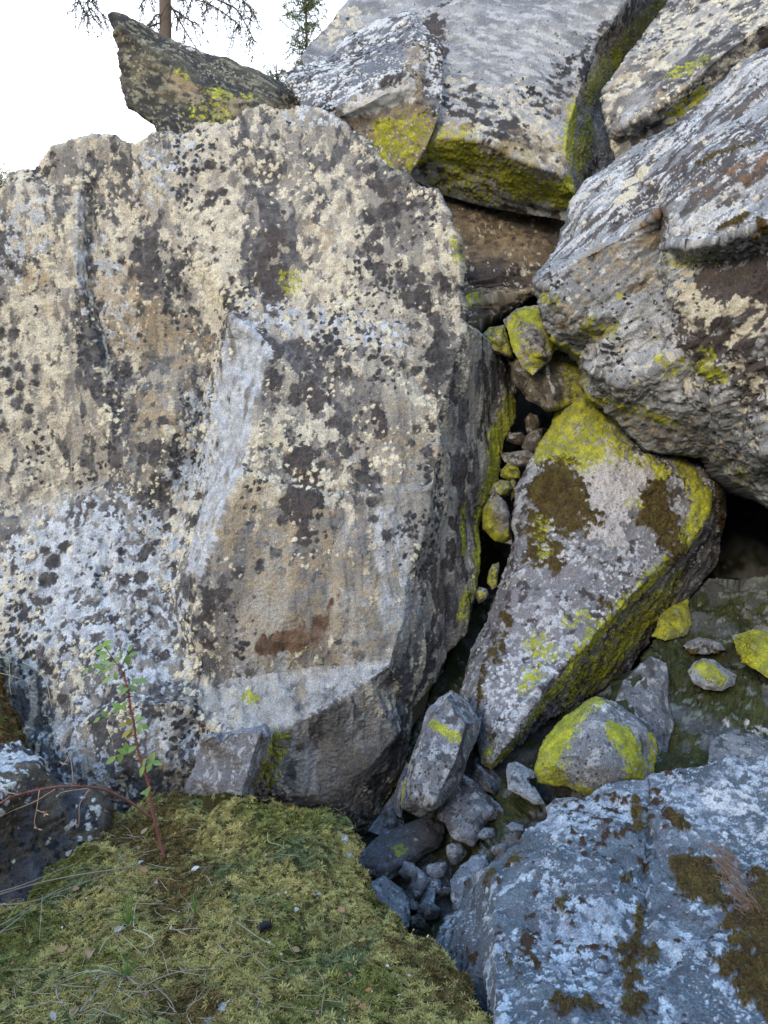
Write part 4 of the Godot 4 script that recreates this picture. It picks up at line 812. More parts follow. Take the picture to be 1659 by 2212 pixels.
	rock("crevice_floor", "", [720, 1960, 3.7, 800, 1760, 4.1, 900, 1560, 4.3, 980, 1400, 4.7, 1040, 1270, 5.1, 1180, 1270, 5.1, 1360, 1480, 4.3, 1400, 1640, 3.55, 1300, 1760, 3.25, 1100, 1900, 3.0, 1060, 2120, 2.9, 940, 2160, 2.95, 820, 2080, 3.2],
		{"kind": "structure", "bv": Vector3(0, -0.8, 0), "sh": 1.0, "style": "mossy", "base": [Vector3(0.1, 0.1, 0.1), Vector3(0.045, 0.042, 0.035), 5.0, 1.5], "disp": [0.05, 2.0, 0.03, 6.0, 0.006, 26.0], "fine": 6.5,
		"k": [[960, 1840, 3.4, 1080, 1780, 3.35, 1150, 1740, 3.35], [1000, 1700, 3.7, 1060, 1680, 3.6]],
		"z": {"rubble": [[860, 1760, 900, 1780, 80, 0.15], [920, 1980, 960, 1900, 80, 0.1]], "moss": [[1040, 1820, 1140, 1740, 60, 0.6], [1060, 1700, 1080, 1720, 40, 0.5]], "pale": [[900, 1980, 930, 1900, 40, 0.2]]}})
	rock("yellow_cave_stone", "yellow-crusted stone tucked under the leaning slab's right edge",
		[1406, 1374, 4.3, 1428, 1327, 4.4, 1485, 1295, 4.5, 1492, 1352, 4.4, 1486, 1372, 4.35, 1437, 1386, 4.25],
		{"cat": "stone", "th": 0.3, "dome": 0.05, "style": "stone", "fm": 1.6, "step": 26.0, "base": [Vector3(0.24, 0.23, 0.18), Vector3(0.16, 0.15, 0.13), 6.0, 1.5], "disp": [0.01, 3.0, 0.01, 9.0, 0.003, 26.0], "z": {"yellow": [[1425, 1370, 1480, 1310, 36, 0.7]], "brown": [[1452, 1345, 1456, 1330, 10, 0.7]]}})
	rock("blue_grey_prop_stone", "tall blue-grey stone standing behind the round stone",
		[1325, 1520, 3.75, 1345, 1470, 3.85, 1405, 1418, 3.95, 1440, 1430, 3.95, 1448, 1520, 3.8, 1455, 1560, 3.72, 1440, 1640, 3.55, 1430, 1700, 3.4, 1330, 1700, 3.4],
		{"cat": "stone", "th": 0.4, "dome": 0.06, "style": "stone", "fm": 1.6, "base": [Vector3(0.18, 0.187, 0.2), Vector3(0.125, 0.13, 0.14), 5.0, 1.5], "disp": [0.015, 3.0, 0.012, 9.0, 0.003, 26.0], "cut": 0.015, "z": {"dark": [[1345, 1480, 1400, 1430, 20, 0.3]]}})
	rock("yellow_capped_stone", "low grey stone with a yellow cap on the dark cave floor",
		[1487, 1450, 3.95, 1500, 1430, 4.0, 1518, 1420, 4.0, 1545, 1424, 4.0, 1592, 1460, 3.95, 1588, 1480, 3.9, 1560, 1494, 3.85, 1520, 1492, 3.85, 1498, 1476, 3.88],
		{"cat": "stone", "th": 0.2, "dome": 0.07, "style": "stone", "fm": 1.6, "step": 26.0, "base": [Vector3(0.32, 0.33, 0.33), Vector3(0.24, 0.25, 0.26), 6.0, 1.5], "disp": [0.008, 3.0, 0.008, 9.0, 0.002, 26.0], "z": {"yellow": [[1520, 1440, 1545, 1460, 24, 0.85]]}})
	rock("yellow_edge_stone", "yellow-crusted boulder at the right edge inside the cave mouth",
		[1578, 1372, 4.1, 1630, 1358, 4.15, 1680, 1362, 4.15, 1760, 1400, 4.0, 1740, 1500, 3.8, 1659, 1468, 3.85, 1610, 1432, 3.95, 1590, 1405, 4.0],
		{"cat": "stone", "th": 0.4, "dome": 0.07, "style": "stone", "fm": 1.6, "step": 30.0, "base": [Vector3(0.26, 0.26, 0.22), Vector3(0.2, 0.2, 0.19), 6.0, 1.5], "disp": [0.012, 3.0, 0.01, 9.0, 0.003, 26.0], "z": {"yellow": [[1640, 1380, 1650, 1440, 44, 0.85], [1590, 1390, 1630, 1440, 14, 0.6]], "moss": [[1604, 1385, 1610, 1415, 20, 0.9]]}})
	rock("dark_cave_stone", "dark low stone behind the yellow-capped stone on the cave floor",
		[1475, 1395, 4.25, 1510, 1375, 4.3, 1560, 1385, 4.25, 1572, 1405, 4.2, 1530, 1415, 4.15, 1490, 1412, 4.18],
		{"cat": "stone", "th": 0.2, "dome": 0.04, "style": "stone", "fm": 1.6, "step": 26.0, "base": [Vector3(0.24, 0.24, 0.25), Vector3(0.17, 0.17, 0.18), 6.0, 1.5], "disp": [0.01, 3.0, 0.01, 9.0, 0.003, 26.0], "z": {"moss": [[1500, 1405, 1540, 1410, 20, 0.4]]}})
	rock("mottled_cave_stone", "broad mottled grey stone just behind the frosted boulder's right ridge",
		[1528, 1650, 3.2, 1536, 1600, 3.35, 1570, 1580, 3.4, 1660, 1594, 3.4, 1760, 1600, 3.4, 1760, 1700, 3.1, 1530, 1700, 3.1],
		{"cat": "stone", "th": 0.3, "dome": 0.06, "style": "stone", "fm": 1.6, "base": [Vector3(0.22, 0.225, 0.235), Vector3(0.14, 0.145, 0.15), 6.0, 1.5], "disp": [0.012, 3.0, 0.012, 9.0, 0.003, 26.0]})
	rock("hidden_yellow_stone", "yellow stone peeping out of the slot beneath the streaked boulder",
		[1502, 1000, 4.85, 1530, 992, 4.85, 1560, 1020, 4.8, 1562, 1040, 4.78, 1525, 1048, 4.8, 1504, 1030, 4.82],
		{"cat": "stone", "th": 0.2, "dome": 0.04, "style": "stone", "fm": 1.6, "step": 20.0, "base": [Vector3(0.22, 0.2, 0.1), Vector3(0.16, 0.15, 0.1), 6.0, 1.5], "disp": [0.01, 3.0, 0.01, 9.0, 0.003, 26.0], "z": {"yellow": [[1525, 1015, 1540, 1025, 34, 0.5]]}})

	# ---- moss
	rock("moss_mound", "", [-300, 2060, 2.3, 0, 1960, 2.62, 60, 1915, 2.78, 100, 1870, 2.95, 140, 1815, 3.15, 240, 1755, 3.36, 340, 1728, 3.4, 415, 1712, 3.38, 500, 1692, 3.32, 548, 1706, 3.28, 600, 1710, 3.35, 645, 1730, 3.32, 700, 1745, 3.28, 740, 1780, 3.14, 775, 1845, 2.95, 812, 1890, 2.82, 830, 1925, 2.74, 880, 1985, 2.55, 930, 2035, 2.4, 970, 2085, 2.26, 1020, 2155, 2.08, 1048, 2230, 1.95, 1100, 2420, 1.6, 1000, 2800, 1.25, -300, 2800, 1.25, -700, 2300, 1.8],
		{"kind": "structure", "bv": Vector3(-0.25, -0.9, 0.0), "sh": 0.95, "style": "earth", "base": [Vector3(0.09, 0.075, 0.02), Vector3(0.055, 0.055, 0.018), 5.0, 1.0], "disp": [0.05, 2.4, 0.034, 8.0, 0.01, 26.0], "fine": 7.0, "soft": true,
		"k": [[300, 1850, 2.94, 450, 1800, 3.02, 600, 1800, 2.98], [500, 1760, 3.12, 540, 1760, 3.1], [350, 2000, 2.42, 600, 1980, 2.42, 780, 2000, 2.44], [200, 2150, 2.06, 500, 2150, 2.0, 850, 2150, 2.06], [150, 1950, 2.66, 60, 2060, 2.36], [100, 2212, 1.96, 500, 2300, 1.74, 900, 2260, 1.86]],
		"z": {"pale": [[410, 2212, 470, 2180, 22, 0.9], [470, 2180, 480, 2165, 14, 0.7], [740, 1825, 760, 1850, 13, 0.9], [718, 1800, 740, 1820, 11, 0.9]]}})
	rock("moss_bank", "", [-240, 1380, 3.7, -40, 1400, 3.7, -10, 1422, 3.68, 10, 1460, 3.66, 18, 1510, 3.62, 40, 1560, 3.58, 44, 1625, 3.5, 20, 1700, 3.4, -240, 1720, 3.3],
		{"kind": "structure", "th": 0.4, "sh": 1.0, "style": "earth", "base": [Vector3(0.07, 0.045, 0.018), Vector3(0.05, 0.045, 0.015), 5.0, 1.0], "disp": [0.03, 2.6, 0.03, 8.0, 0.008, 26.0], "fine": 7.0, "k": [[-130, 1500, 3.55, -20, 1520, 3.52, 0, 1600, 3.46]]})


func chip(called: String, label: String, c: Array, category: String, group: String, tint: Vector3, z: Dictionary) -> void:
	var o := []
	var n := 7
	var big := 0.78 if called == "crevice_chip" else 0.54
	var s: float = c[0] * 0.37 + c[1] * 0.11
	for i in n:
		var a := TAU * i / n
		var r := 1.0 + 0.2 * sin(a * 2.0 + s) + 0.16 * sin(a * 3.0 + s * 1.7)
		o.append_array([c[0] + cos(a) * c[2] * big * r, c[1] + sin(a) * c[3] * big * r, c[4] + 0.02 * sin(a + s)])
	rock(called, label, o, {"cat": category, "group": group, "th": minf(c[2], c[3]) * c[4] / F * 0.7, "dome": minf(c[2], c[3]) * c[4] / F * 0.45, "style": "stone", "fm": 1.6, "step": 16.0, "base": [tint * 0.9, tint * 0.6, 7.0, 1.8], "disp": [0.008, 4.0, 0.008, 10.0, 0.002, 26.0], "cut": 0.03, "z": z, "lean": [sin(s) * c[2] * 0.15, -c[3] * 0.12]})


# ---------------------------------------------------------------- plants, litter, trees
var mound_grid := {}
var mound_v := PackedVector3Array()
var mound_n := PackedVector3Array()


func mat(c: Vector3, rough := 0.85, back := 0.0) -> StandardMaterial3D:
	var m := StandardMaterial3D.new()
	m.albedo_color = Color(c.x, c.y, c.z).linear_to_srgb()
	m.roughness = rough
	m.metallic_specular = 0.3
	m.cull_mode = BaseMaterial3D.CULL_DISABLED
	if back > 0.0:
		m.backlight_enabled = true
		m.backlight = Color(c.x, c.y, c.z).linear_to_srgb() * back
	return m


func starter() -> SurfaceTool:
	var st := SurfaceTool.new()
	st.begin(Mesh.PRIMITIVE_TRIANGLES)
	return st


func part(called: String, st: SurfaceTool, m: Material, parent: Node, origin := Vector3.ZERO) -> MeshInstance3D:
	st.generate_normals()
	var mi := MeshInstance3D.new()
	mi.name = called
	mi.mesh = st.commit()
	mi.mesh.surface_set_material(0, m)
	mi.position = origin
	parent.add_child(mi, true)
	return mi


func tri(st: SurfaceTool, a: Vector3, b: Vector3, c: Vector3) -> void:
	st.add_vertex(a)
	st.add_vertex(b)
	st.add_vertex(c)


func smooth_line(pts: Array, per := 4) -> Array:
	var out := []
	for i in pts.size() - 1:
		var p0: Vector3 = pts[maxi(i - 1, 0)]
		var p1: Vector3 = pts[i]
		var p2: Vector3 = pts[i + 1]
		var p3: Vector3 = pts[mini(i + 2, pts.size() - 1)]
		for j in per:
			out.append(p1.cubic_interpolate(p2, p0, p3, float(j) / per))
	out.append(pts[-1])
	return out


func tube(st: SurfaceTool, pts: Array, r0: float, r1: float, sides := 5) -> void:
	var rings := []
	for i in pts.size():
		var t: Vector3 = (pts[mini(i + 1, pts.size() - 1)] - pts[maxi(i - 1, 0)]).normalized()
		var a := t.cross(Vector3(0.31, 0.2, 0.93)).normalized()
		var b := t.cross(a)
		var r := lerpf(r0, r1, float(i) / (pts.size() - 1))
		var ring := []
		for k in sides:
			ring.append(pts[i] + (a * cos(TAU * k / sides) + b * sin(TAU * k / sides)) * r)
		rings.append(ring)
	for i in rings.size() - 1:
		for k in sides:
			var k2 := (k + 1) % sides
			st.set_smooth_group(0)
			tri(st, rings[i][k], rings[i + 1][k], rings[i][k2])
			tri(st, rings[i][k2], rings[i + 1][k], rings[i + 1][k2])
	for k in range(1, sides - 1):
		tri(st, rings[0][0], rings[0][k], rings[0][k + 1])
		tri(st, rings[-1][0], rings[-1][k + 1], rings[-1][k])


# a leaf blade: pointed oval, folded along its rib, with some curl
func blade(st: SurfaceTool, root: Vector3, dir: Vector3, up: Vector3, length: float, width: float, curl: float, fold := 0.25, teeth := 0.0) -> void:
	var n := 6
	var side := dir.cross(up).normalized()
	var nrm := side.cross(dir).normalized()
	var mid := []
	var left := []
	var right := []
	for i in n + 1:
		var t := float(i) / n
		var w := width * 0.5 * pow(sin(PI * minf(0.03 + t * 0.97, 1.0)), 0.8) * (1.0 - 0.35 * t)
		if teeth > 0.0 and i % 2 == 1: w *= 1.0 + teeth
		var c := root + dir * length * t + nrm * curl * length * (t * t)
		mid.append(c)
		left.append(c - side * w + nrm * w * fold)
		right.append(c + side * w + nrm * w * fold)
	for i in n:
		tri(st, mid[i], left[i], mid[i + 1])
		tri(st, mid[i + 1], left[i], left[i + 1])
		tri(st, mid[i], mid[i + 1], right[i])
		tri(st, mid[i + 1], right[i + 1], right[i])


func index_mound(R: Dictionary) -> void:
	mound_v = R.V.duplicate()
	mound_n = R.N
	for i in mound_v.size():
		var r := mound_v[i] - eye
		var d := r.dot(cf)
		if d < 0.4 or mound_n[i].y < 0.0: continue
		var key := Vector2i(int((r.dot(cr) / d * F + W2) / 12.0), int((H2 - r.dot(cu) / d * F) / 12.0))
		if not mound_grid.has(key) or (mound_v[mound_grid[key]] - eye).dot(cf) > d: mound_grid[key] = i


# the spot of the moss surface seen at (x, y), raised a little
func on_moss(x: float, y: float, raise := 0.0) -> Vector3:
	var kx := int(floor(x / 12.0))
	var ky := int(floor(y / 12.0))
	for reach in 12:
		var best := -1
		var bd := INF
		for dx in range(-reach, reach + 1):
			for dy in range(-reach, reach + 1):
				var k := Vector2i(kx + dx, ky + dy)
				if mound_grid.has(k) and dx * dx + dy * dy < bd:
					bd = dx * dx + dy * dy
					best = mound_grid[k]
		if best >= 0:
			var d := (mound_v[best] - eye).dot(cf)
			return at(x, y, d) + Vector3(0, raise, 0)
	return at(x, y, 2.6)


func moss_star(leaves: int, spread: float) -> ArrayMesh:
	var st := starter()
	for k in leaves:
		var ring := k % 3
		var a := TAU * k / leaves * 2.618 + k
		var lift: float = [0.25, 0.65, 1.2][ring]
		var len: float = [1.0, 0.85, 0.6][ring]
		var d := Vector3(cos(a) * spread, lift, sin(a) * spread).normalized()
		var s := Vector3(-sin(a), 0, cos(a))
		var tip := d * len
		var m := d * len * 0.45 + Vector3(0, 0.03, 0)
		tri(st, Vector3.ZERO, m - s * 0.1, m + s * 0.1)
		tri(st, m + s * 0.1, m - s * 0.1, tip)
	st.generate_normals()
	return st.commit()


func moss_stuff(parent: Node, called: String, spots: Array, mesh: Mesh, label := "") -> void:
	var mm := MultiMesh.new()
	mm.transform_format = MultiMesh.TRANSFORM_3D
	mm.use_colors = true
	mm.mesh = mesh
	mm.instance_count = spots.size()
	for i in spots.size():
		mm.set_instance_transform(i, spots[i][0])
		mm.set_instance_color(i, spots[i][1])
	var mi := MultiMeshInstance3D.new()
	mi.name = called
	mi.multimesh = mm
	parent.add_child(mi, true)
	mi.set_meta("kind", "stuff")
	if label:
		mi.set_meta("label", label)
		mi.set_meta("category", "moss")


func tilted(p: Vector3, n: Vector3, size: float, turn: float) -> Transform3D:
	var y := n.normalized()
	var x := y.cross(Vector3(cos(turn), 0.13, sin(turn))).normalized()
	var z := x.cross(y)
	return Transform3D(Basis(x * size, y * size, z * size), p)


func moss_color(p: Vector3, rng: RandomNumberGenerator) -> Color:
	var a := nA.get_noise_3d(p.x * 2.2, p.y * 2.2, p.z * 2.2) + 0.35 * nB.get_noise_3d(p.x * 12.0, p.y * 12.0, p.z * 12.0)
	var b := nA.get_noise_3d(p.x * 1.7 + 40.0, p.y * 1.7, p.z * 1.7)
	var c := Vector3(0.32, 0.26, 0.085).lerp(Vector3(0.12, 0.14, 0.06), smoothstep(-0.1, 0.45, a))
	c = c.lerp(Vector3(0.125, 0.085, 0.03), smoothstep(0.1, 0.4, b))
	c = c.lerp(Vector3(0.10, 0.11, 0.02), smoothstep(0.1, 0.35, -b) * 0.7)
	c *= rng.randf_range(0.5, 1.5)
	if rng.randf() < 0.05: c = Vector3(0.34, 0.29, 0.1)
	return Color(c.x, c.y, c.z)


func grow_moss(mound: Dictionary, mt: PackedInt32Array, bank: Dictionary, bt: PackedInt32Array) -> void:
	var rng := RandomNumberGenerator.new()
	rng.seed = 4
	var star := moss_star(9, 1.35)
	var low := moss_star(6, 0.8)
	var m := StandardMaterial3D.new()
	m.vertex_color_use_as_albedo = true
	m.roughness = 0.9
	m.metallic_specular = 0.2
	m.cull_mode = BaseMaterial3D.CULL_DISABLED
	m.backlight_enabled = true
	m.backlight = Color(0.35, 0.35, 0.35)
	star.surface_set_material(0, m)
	low.surface_set_material(0, m)
	M.star = star
	M.low = low
	for job in [[mound, mt, "moss_carpet", 15000.0, 0.0165, "olive and green star moss carpeting the mound under the rose"], [bank, bt, "moss_fringe", 16000.0, 0.016, "rusty brown moss hanging at the left edge above the flat-topped block"]]:
		var spots := []
		var R: Dictionary = job[0]
		var V: PackedVector3Array = R.V
		var N: PackedVector3Array = R.N
		var T: PackedInt32Array = job[1]
		var pz: Array = []
		for z in R.get("z", {}).get("pale", []):
			pz.append([on_rock(R, z[0], z[1]), on_rock(R, z[2], z[3]), z[4] * 0.55 * 2.4 / F])
		for i in range(0, T.size(), 3):
			var a := V[T[i]]
			var b := V[T[i + 1]]
			var c := V[T[i + 2]]
			var mid := (a + b + c) / 3.0
			var r := mid - eye
			var d := r.dot(cf)
			if d < 0.9 or absf(r.dot(cr) / d * F) > W2 + 150.0 or absf(r.dot(cu) / d * F) > H2 + 130.0: continue
			if N[T[i]].dot(r) > 0.25 * d: continue
			var on_stone := false
			for z in pz:
				if mid.distance_to(Geometry3D.get_closest_point_to_segment(mid, z[0], z[1])) < z[2]: on_stone = true
			if on_stone: continue
			var area := (b - a).cross(c - a).length() * 0.5
			var want: float = area * job[3] * (2.2 / maxf(d, 1.6))
			var k := int(want) + (1 if rng.randf() < want - floorf(want) else 0)
			for j in k:
				var u := rng.randf()
				var w := rng.randf()
				if u + w > 1.0:
					u = 1.0 - u
					w = 1.0 - w
				var p := a + (b - a) * u + (c - a) * w
				var col := moss_color(p, rng)
				if job[2] == "moss_fringe": col = Color(0.11, 0.06, 0.025) * rng.randf_range(0.6, 1.5) if rng.randf() < 0.7 else Color(0.09, 0.1, 0.03)
				var n := (N[T[i]] + Vector3(rng.randf_range(-0.5, 0.5), rng.randf_range(0, 0.5), rng.randf_range(-0.5, 0.5))).normalized()
				var cl := nB.get_noise_3d(p.x * 20.0, p.y * 20.0, p.z * 20.0)
				var size: float = job[4] * rng.randf_range(0.7, 1.3) * (1.0 + 0.7 * cl)
				spots.append([tilted(p + N[T[i]] * (0.012 * cl), n, size, rng.randf() * TAU), col])
		moss_stuff(self, job[2], spots, star, job[5])
	# cushions growing on other rocks are parts of those rocks
	for i in rocks.size():
		var R: Dictionary = rocks[i]
		if R.mossy.size() < 60 or R.name in ["moss_mound", "moss_bank"]: continue
		var spots := []
		for v in R.mossy:
			if rng.randf() > R.get("moss_share", 0.55): continue
			var p: Vector3 = R.V[v]
			var c := Vector3(0.1, 0.062, 0.03).lerp(Vector3(0.14, 0.105, 0.035), clampf(0.5 + 1.4 * nB.get_noise_3d(p.x * 9.0, p.y * 9.0, p.z * 9.0), 0.0, 1.0)) * rng.randf_range(0.55, 1.25)
			if R.name == "frosted_boulder": c *= Vector3(1.0, 1.0, 0.95)
			elif R.name == "leaning_slab": c *= 0.7
			elif R.name in ["cave_floor", "crevice_floor"]: c = Vector3(0.07, 0.085, 0.03) * rng.randf_range(0.6, 1.3)
			var n: Vector3 = (R.N[v] + Vector3(rng.randf_range(-0.5, 0.5), rng.randf_range(0, 0.5), rng.randf_range(-0.5, 0.5))).normalized()
			spots.append([tilted(p - R.base, n, rng.randf_range(0.005, 0.010), rng.randf() * TAU), Color(c.x, c.y, c.z)])
		moss_stuff(R.node, "moss", spots, low)


func base_of(called: String, p: Vector3) -> Node3D:
	var o := Node3D.new()
	o.name = numbered(called)
	add_child(o)
	o.position = p
	return o


func rel(list: Array, p: Vector3) -> Array:
	var out := []
	for q in list: out.append(q - p)
	return out


func thorns(st: SurfaceTool, line: Array, count: int, size: float, rng: RandomNumberGenerator) -> void:
	for i in count:
		var t := rng.randf() * (line.size() - 1.001)
		var k := int(t)
		var p: Vector3 = line[k].lerp(line[k + 1], t - k)
		var dir: Vector3 = (line[k + 1] - line[k]).normalized()
		var out := dir.cross(Vector3(rng.randf_range(-1, 1), rng.randf_range(-1, 1), rng.randf_range(-1, 1))).normalized()
		var s := dir * size * 0.13
		var tip := p + out * size * rng.randf_range(0.6, 1.2)
		var w := dir.cross(out) * size * 0.1
		tri(st, p - s, p + s, tip)
		tri(st, p - w, p + w, tip)


func make_rose() -> void:
	var rng := RandomNumberGenerator.new()
	rng.seed = 12
	var foot := on_moss(355, 1850, -0.01)
	var d0 := (foot - eye).dot(cf)
	var o := base_of("rose_plant", foot)
	tag(o, "young upright rose stem with thorns and fresh green leaves growing from the moss", "rose")
	var cs := [[900, 2212], [870, 2080], [820, 1880], [790, 1640], [740, 1480], [690, 1330], [650, 1150], [625, 940], [590, 800], [575, 660], [550, 560], [520, 430], [480, 370], [430, 300], [340, 170], [310, 110]]
	var path := [foot]
	for i in cs.size(): path.append(spot1(cs[i], d0 - 0.004 * i))
	var line := rel(smooth_line(path), foot)
	var st := starter()
	tube(st, line, 0.0065, 0.0016, 6)
	part("stem", st, mat(Vector3(0.17, 0.075, 0.06), 0.7), o)
	st = starter()
	thorns(st, line.slice(0, 50), 620, 0.015, rng)
	var th := part("thorn", st, mat(Vector3(0.22, 0.09, 0.06), 0.7), o)
	th.set_meta("kind", "stuff")
	var leaves := [
		[[340, 170], [[330, 90, 40], [250, 140, 200], [345, 140, -30], [270, 200, 170]]], [[430, 300], [[300, 245, 190], [315, 305, 175], [445, 265, 25], [390, 335, 240]]],
		[[480, 370], [[500, 200, 60], [600, 140, 50], [620, 210, 25], [560, 280, 270]]], [[430, 320], [[230, 345, 160], [100, 400, 215], [270, 400, 190], [340, 390, 20]]],
		[[520, 440], [[330, 500, 215], [430, 445, 100]]], [[560, 590], [[490, 575, 175], [520, 620, 220], [640, 505, 40], [720, 500, 5], [620, 575, -10]]],
		[[600, 870], [[440, 770, 150], [440, 820, 200], [310, 860, 120], [230, 930, 225], [530, 770, 50]]], [[630, 960], [[700, 920, 35], [750, 1000, -20], [690, 1030, 260], [660, 900, 60]]],
		[[635, 1010], [[510, 980, 190], [540, 1080, 215], [580, 1085, 240], [570, 940, 110]]], [[680, 1320], [[550, 1220, 100], [610, 1240, 45], [480, 1340, 260], [380, 1370, 225], [500, 1270, 160]]],
		[[730, 1470], [[830, 1330, 70], [880, 1400, -15], [790, 1440, 250], [750, 1390, 60], [710, 1490, 240]]], [[785, 1690], [[740, 1720, 200], [780, 1700, 60]]]]
	var greens := [mat(Vector3(0.12, 0.19, 0.045), 0.6, 0.7), mat(Vector3(0.15, 0.22, 0.065), 0.6, 0.7), mat(Vector3(0.10, 0.165, 0.055), 0.6, 0.7), mat(Vector3(0.2, 0.16, 0.04), 0.6, 0.6)]
	for g in leaves.size():
		var L: Array = leaves[g]
		st = starter()
		var root := spot1(L[0], d0 - 0.03) - foot
		for f in L[1]:
			var dz := rng.randf_range(-0.07, 0.03)
			var c := spot1([f[0], f[1]], d0 - 0.03 + dz) - foot
			var a := deg_to_rad(f[2])
			var dir := (cr * cos(a) + cu * sin(a) - cf * rng.randf_range(-0.2, 0.5)).normalized()
			var up := (Vector3.UP * 0.8 - cf * 0.6 + cr * rng.randf_range(-0.3, 0.3)).normalized()
			var len := rng.randf_range(0.034, 0.05)
			blade(st, c - dir * len * 0.5, dir, up, len, len * 0.62, rng.randf_range(-0.25, 0.15), 0.3, 0.14)
			tube(st, [root, root.lerp(c - dir * len * 0.5, 0.6) + Vector3(0, 0.006, 0), c - dir * len * 0.5], 0.0009, 0.0006, 3)
		part("leaf", st, greens[3 if g == 8 else g % 3], o)


func spot1(c: Array, d: float) -> Vector3:
	return at(164.6 + c[0] * 0.1984, 1371.5 + c[1] * 0.1984, d)


func spot2(c: Array) -> Vector2:
	return Vector2(c[0] * 0.2976, 1645.8 + c[1] * 0.2976)


func make_cane() -> void:
	var rng := RandomNumberGenerator.new()
	rng.seed = 31
	var o := base_of("arching_cane", on_moss(330, 1760))
	tag(o, "arching dry reddish rose cane with dangling withered twigs, reaching to the left edge", "rose cane")
	var f := o.position
	var d := (f - eye).dot(cf)
	var line := []
	var i := 0
	for p in [[327, 1753], [280, 1732], [247, 1716], [220, 1704], [179, 1699], [134, 1699], [89, 1705], [39, 1717], [0, 1735], [-80, 1790]]:
		line.append(at(p[0], p[1], d - 0.07 * i) - f)
		i += 1
	line[0] = Vector3(0, -0.02, 0)
	line = smooth_line(line)
	var st := starter()
	tube(st, line, 0.0055, 0.0035, 6)
	part("cane", st, mat(Vector3(0.2, 0.1, 0.08), 0.75), o)
	st = starter()
	thorns(st, line, 520, 0.015, rng)
	part("thorn", st, mat(Vector3(0.22, 0.1, 0.07), 0.75), o).set_meta("kind", "stuff")
	var straw := mat(Vector3(0.36, 0.24, 0.16), 0.8)
	for tw in [[0.5, [[193, 1705], [173, 1735], [171, 1765], [170, 1786]]], [0.7, [[85, 1707], [79, 1750], [74, 1777], [80, 1790]]], [0.62, [[119, 1705], [74, 1732], [30, 1750], [0, 1765], [-40, 1785]]], [0.45, [[190, 1703], [140, 1710], [125, 1717]]], [0.55, [[158, 1692], [155, 1655], [149, 1627], [135, 1622]]], [0.55, [[150, 1628], [142, 1645], [135, 1650]]], [0.75, [[79, 1750], [98, 1757]]], [0.8, [[40, 1717], [0, 1708]]]]:
		st = starter()
		var pts := []
		for p in tw[1]: pts.append(at(p[0], p[1], d - 0.07 * 9 * tw[0] - 0.01) - f)
		tube(st, smooth_line(pts, 3), 0.002, 0.0012, 4)
		var last: Vector3 = pts[-1]
		for k in 5:
			var dir := Vector3(rng.randf_range(-1, 1), rng.randf_range(-1, 0.6), rng.randf_range(-1, 1)).normalized()
			blade(st, last, dir, Vector3(rng.randf_range(-1, 1), 1, 0.3).normalized(), rng.randf_range(0.008, 0.02), 0.008, 0.5, 0.6)
		part("twig", st, straw, o)


func lay_twig(called: String, label: String, category: String, group: String, pts2: Array, r0: float, r1: float, m: Material, raise := 0.012) -> void:
	var pts := []
	for p in pts2: pts.append(on_moss(p.x, p.y, raise))
	var b: Vector3 = pts[0]
	var line := smooth_line(rel(pts, b), 4)
	var st := starter()
	tube(st, line, r0 * 0.65, r1 * 0.5, 5)
	if category == "twig":
		var rng := RandomNumberGenerator.new()
		rng.seed = int(b.x * 1000.0) + 77
		thorns(st, line, 14, r0 * 3.0, rng)
	var mi := part(numbered(called), st, m, self, b)
	tag(mi, label, category, group)


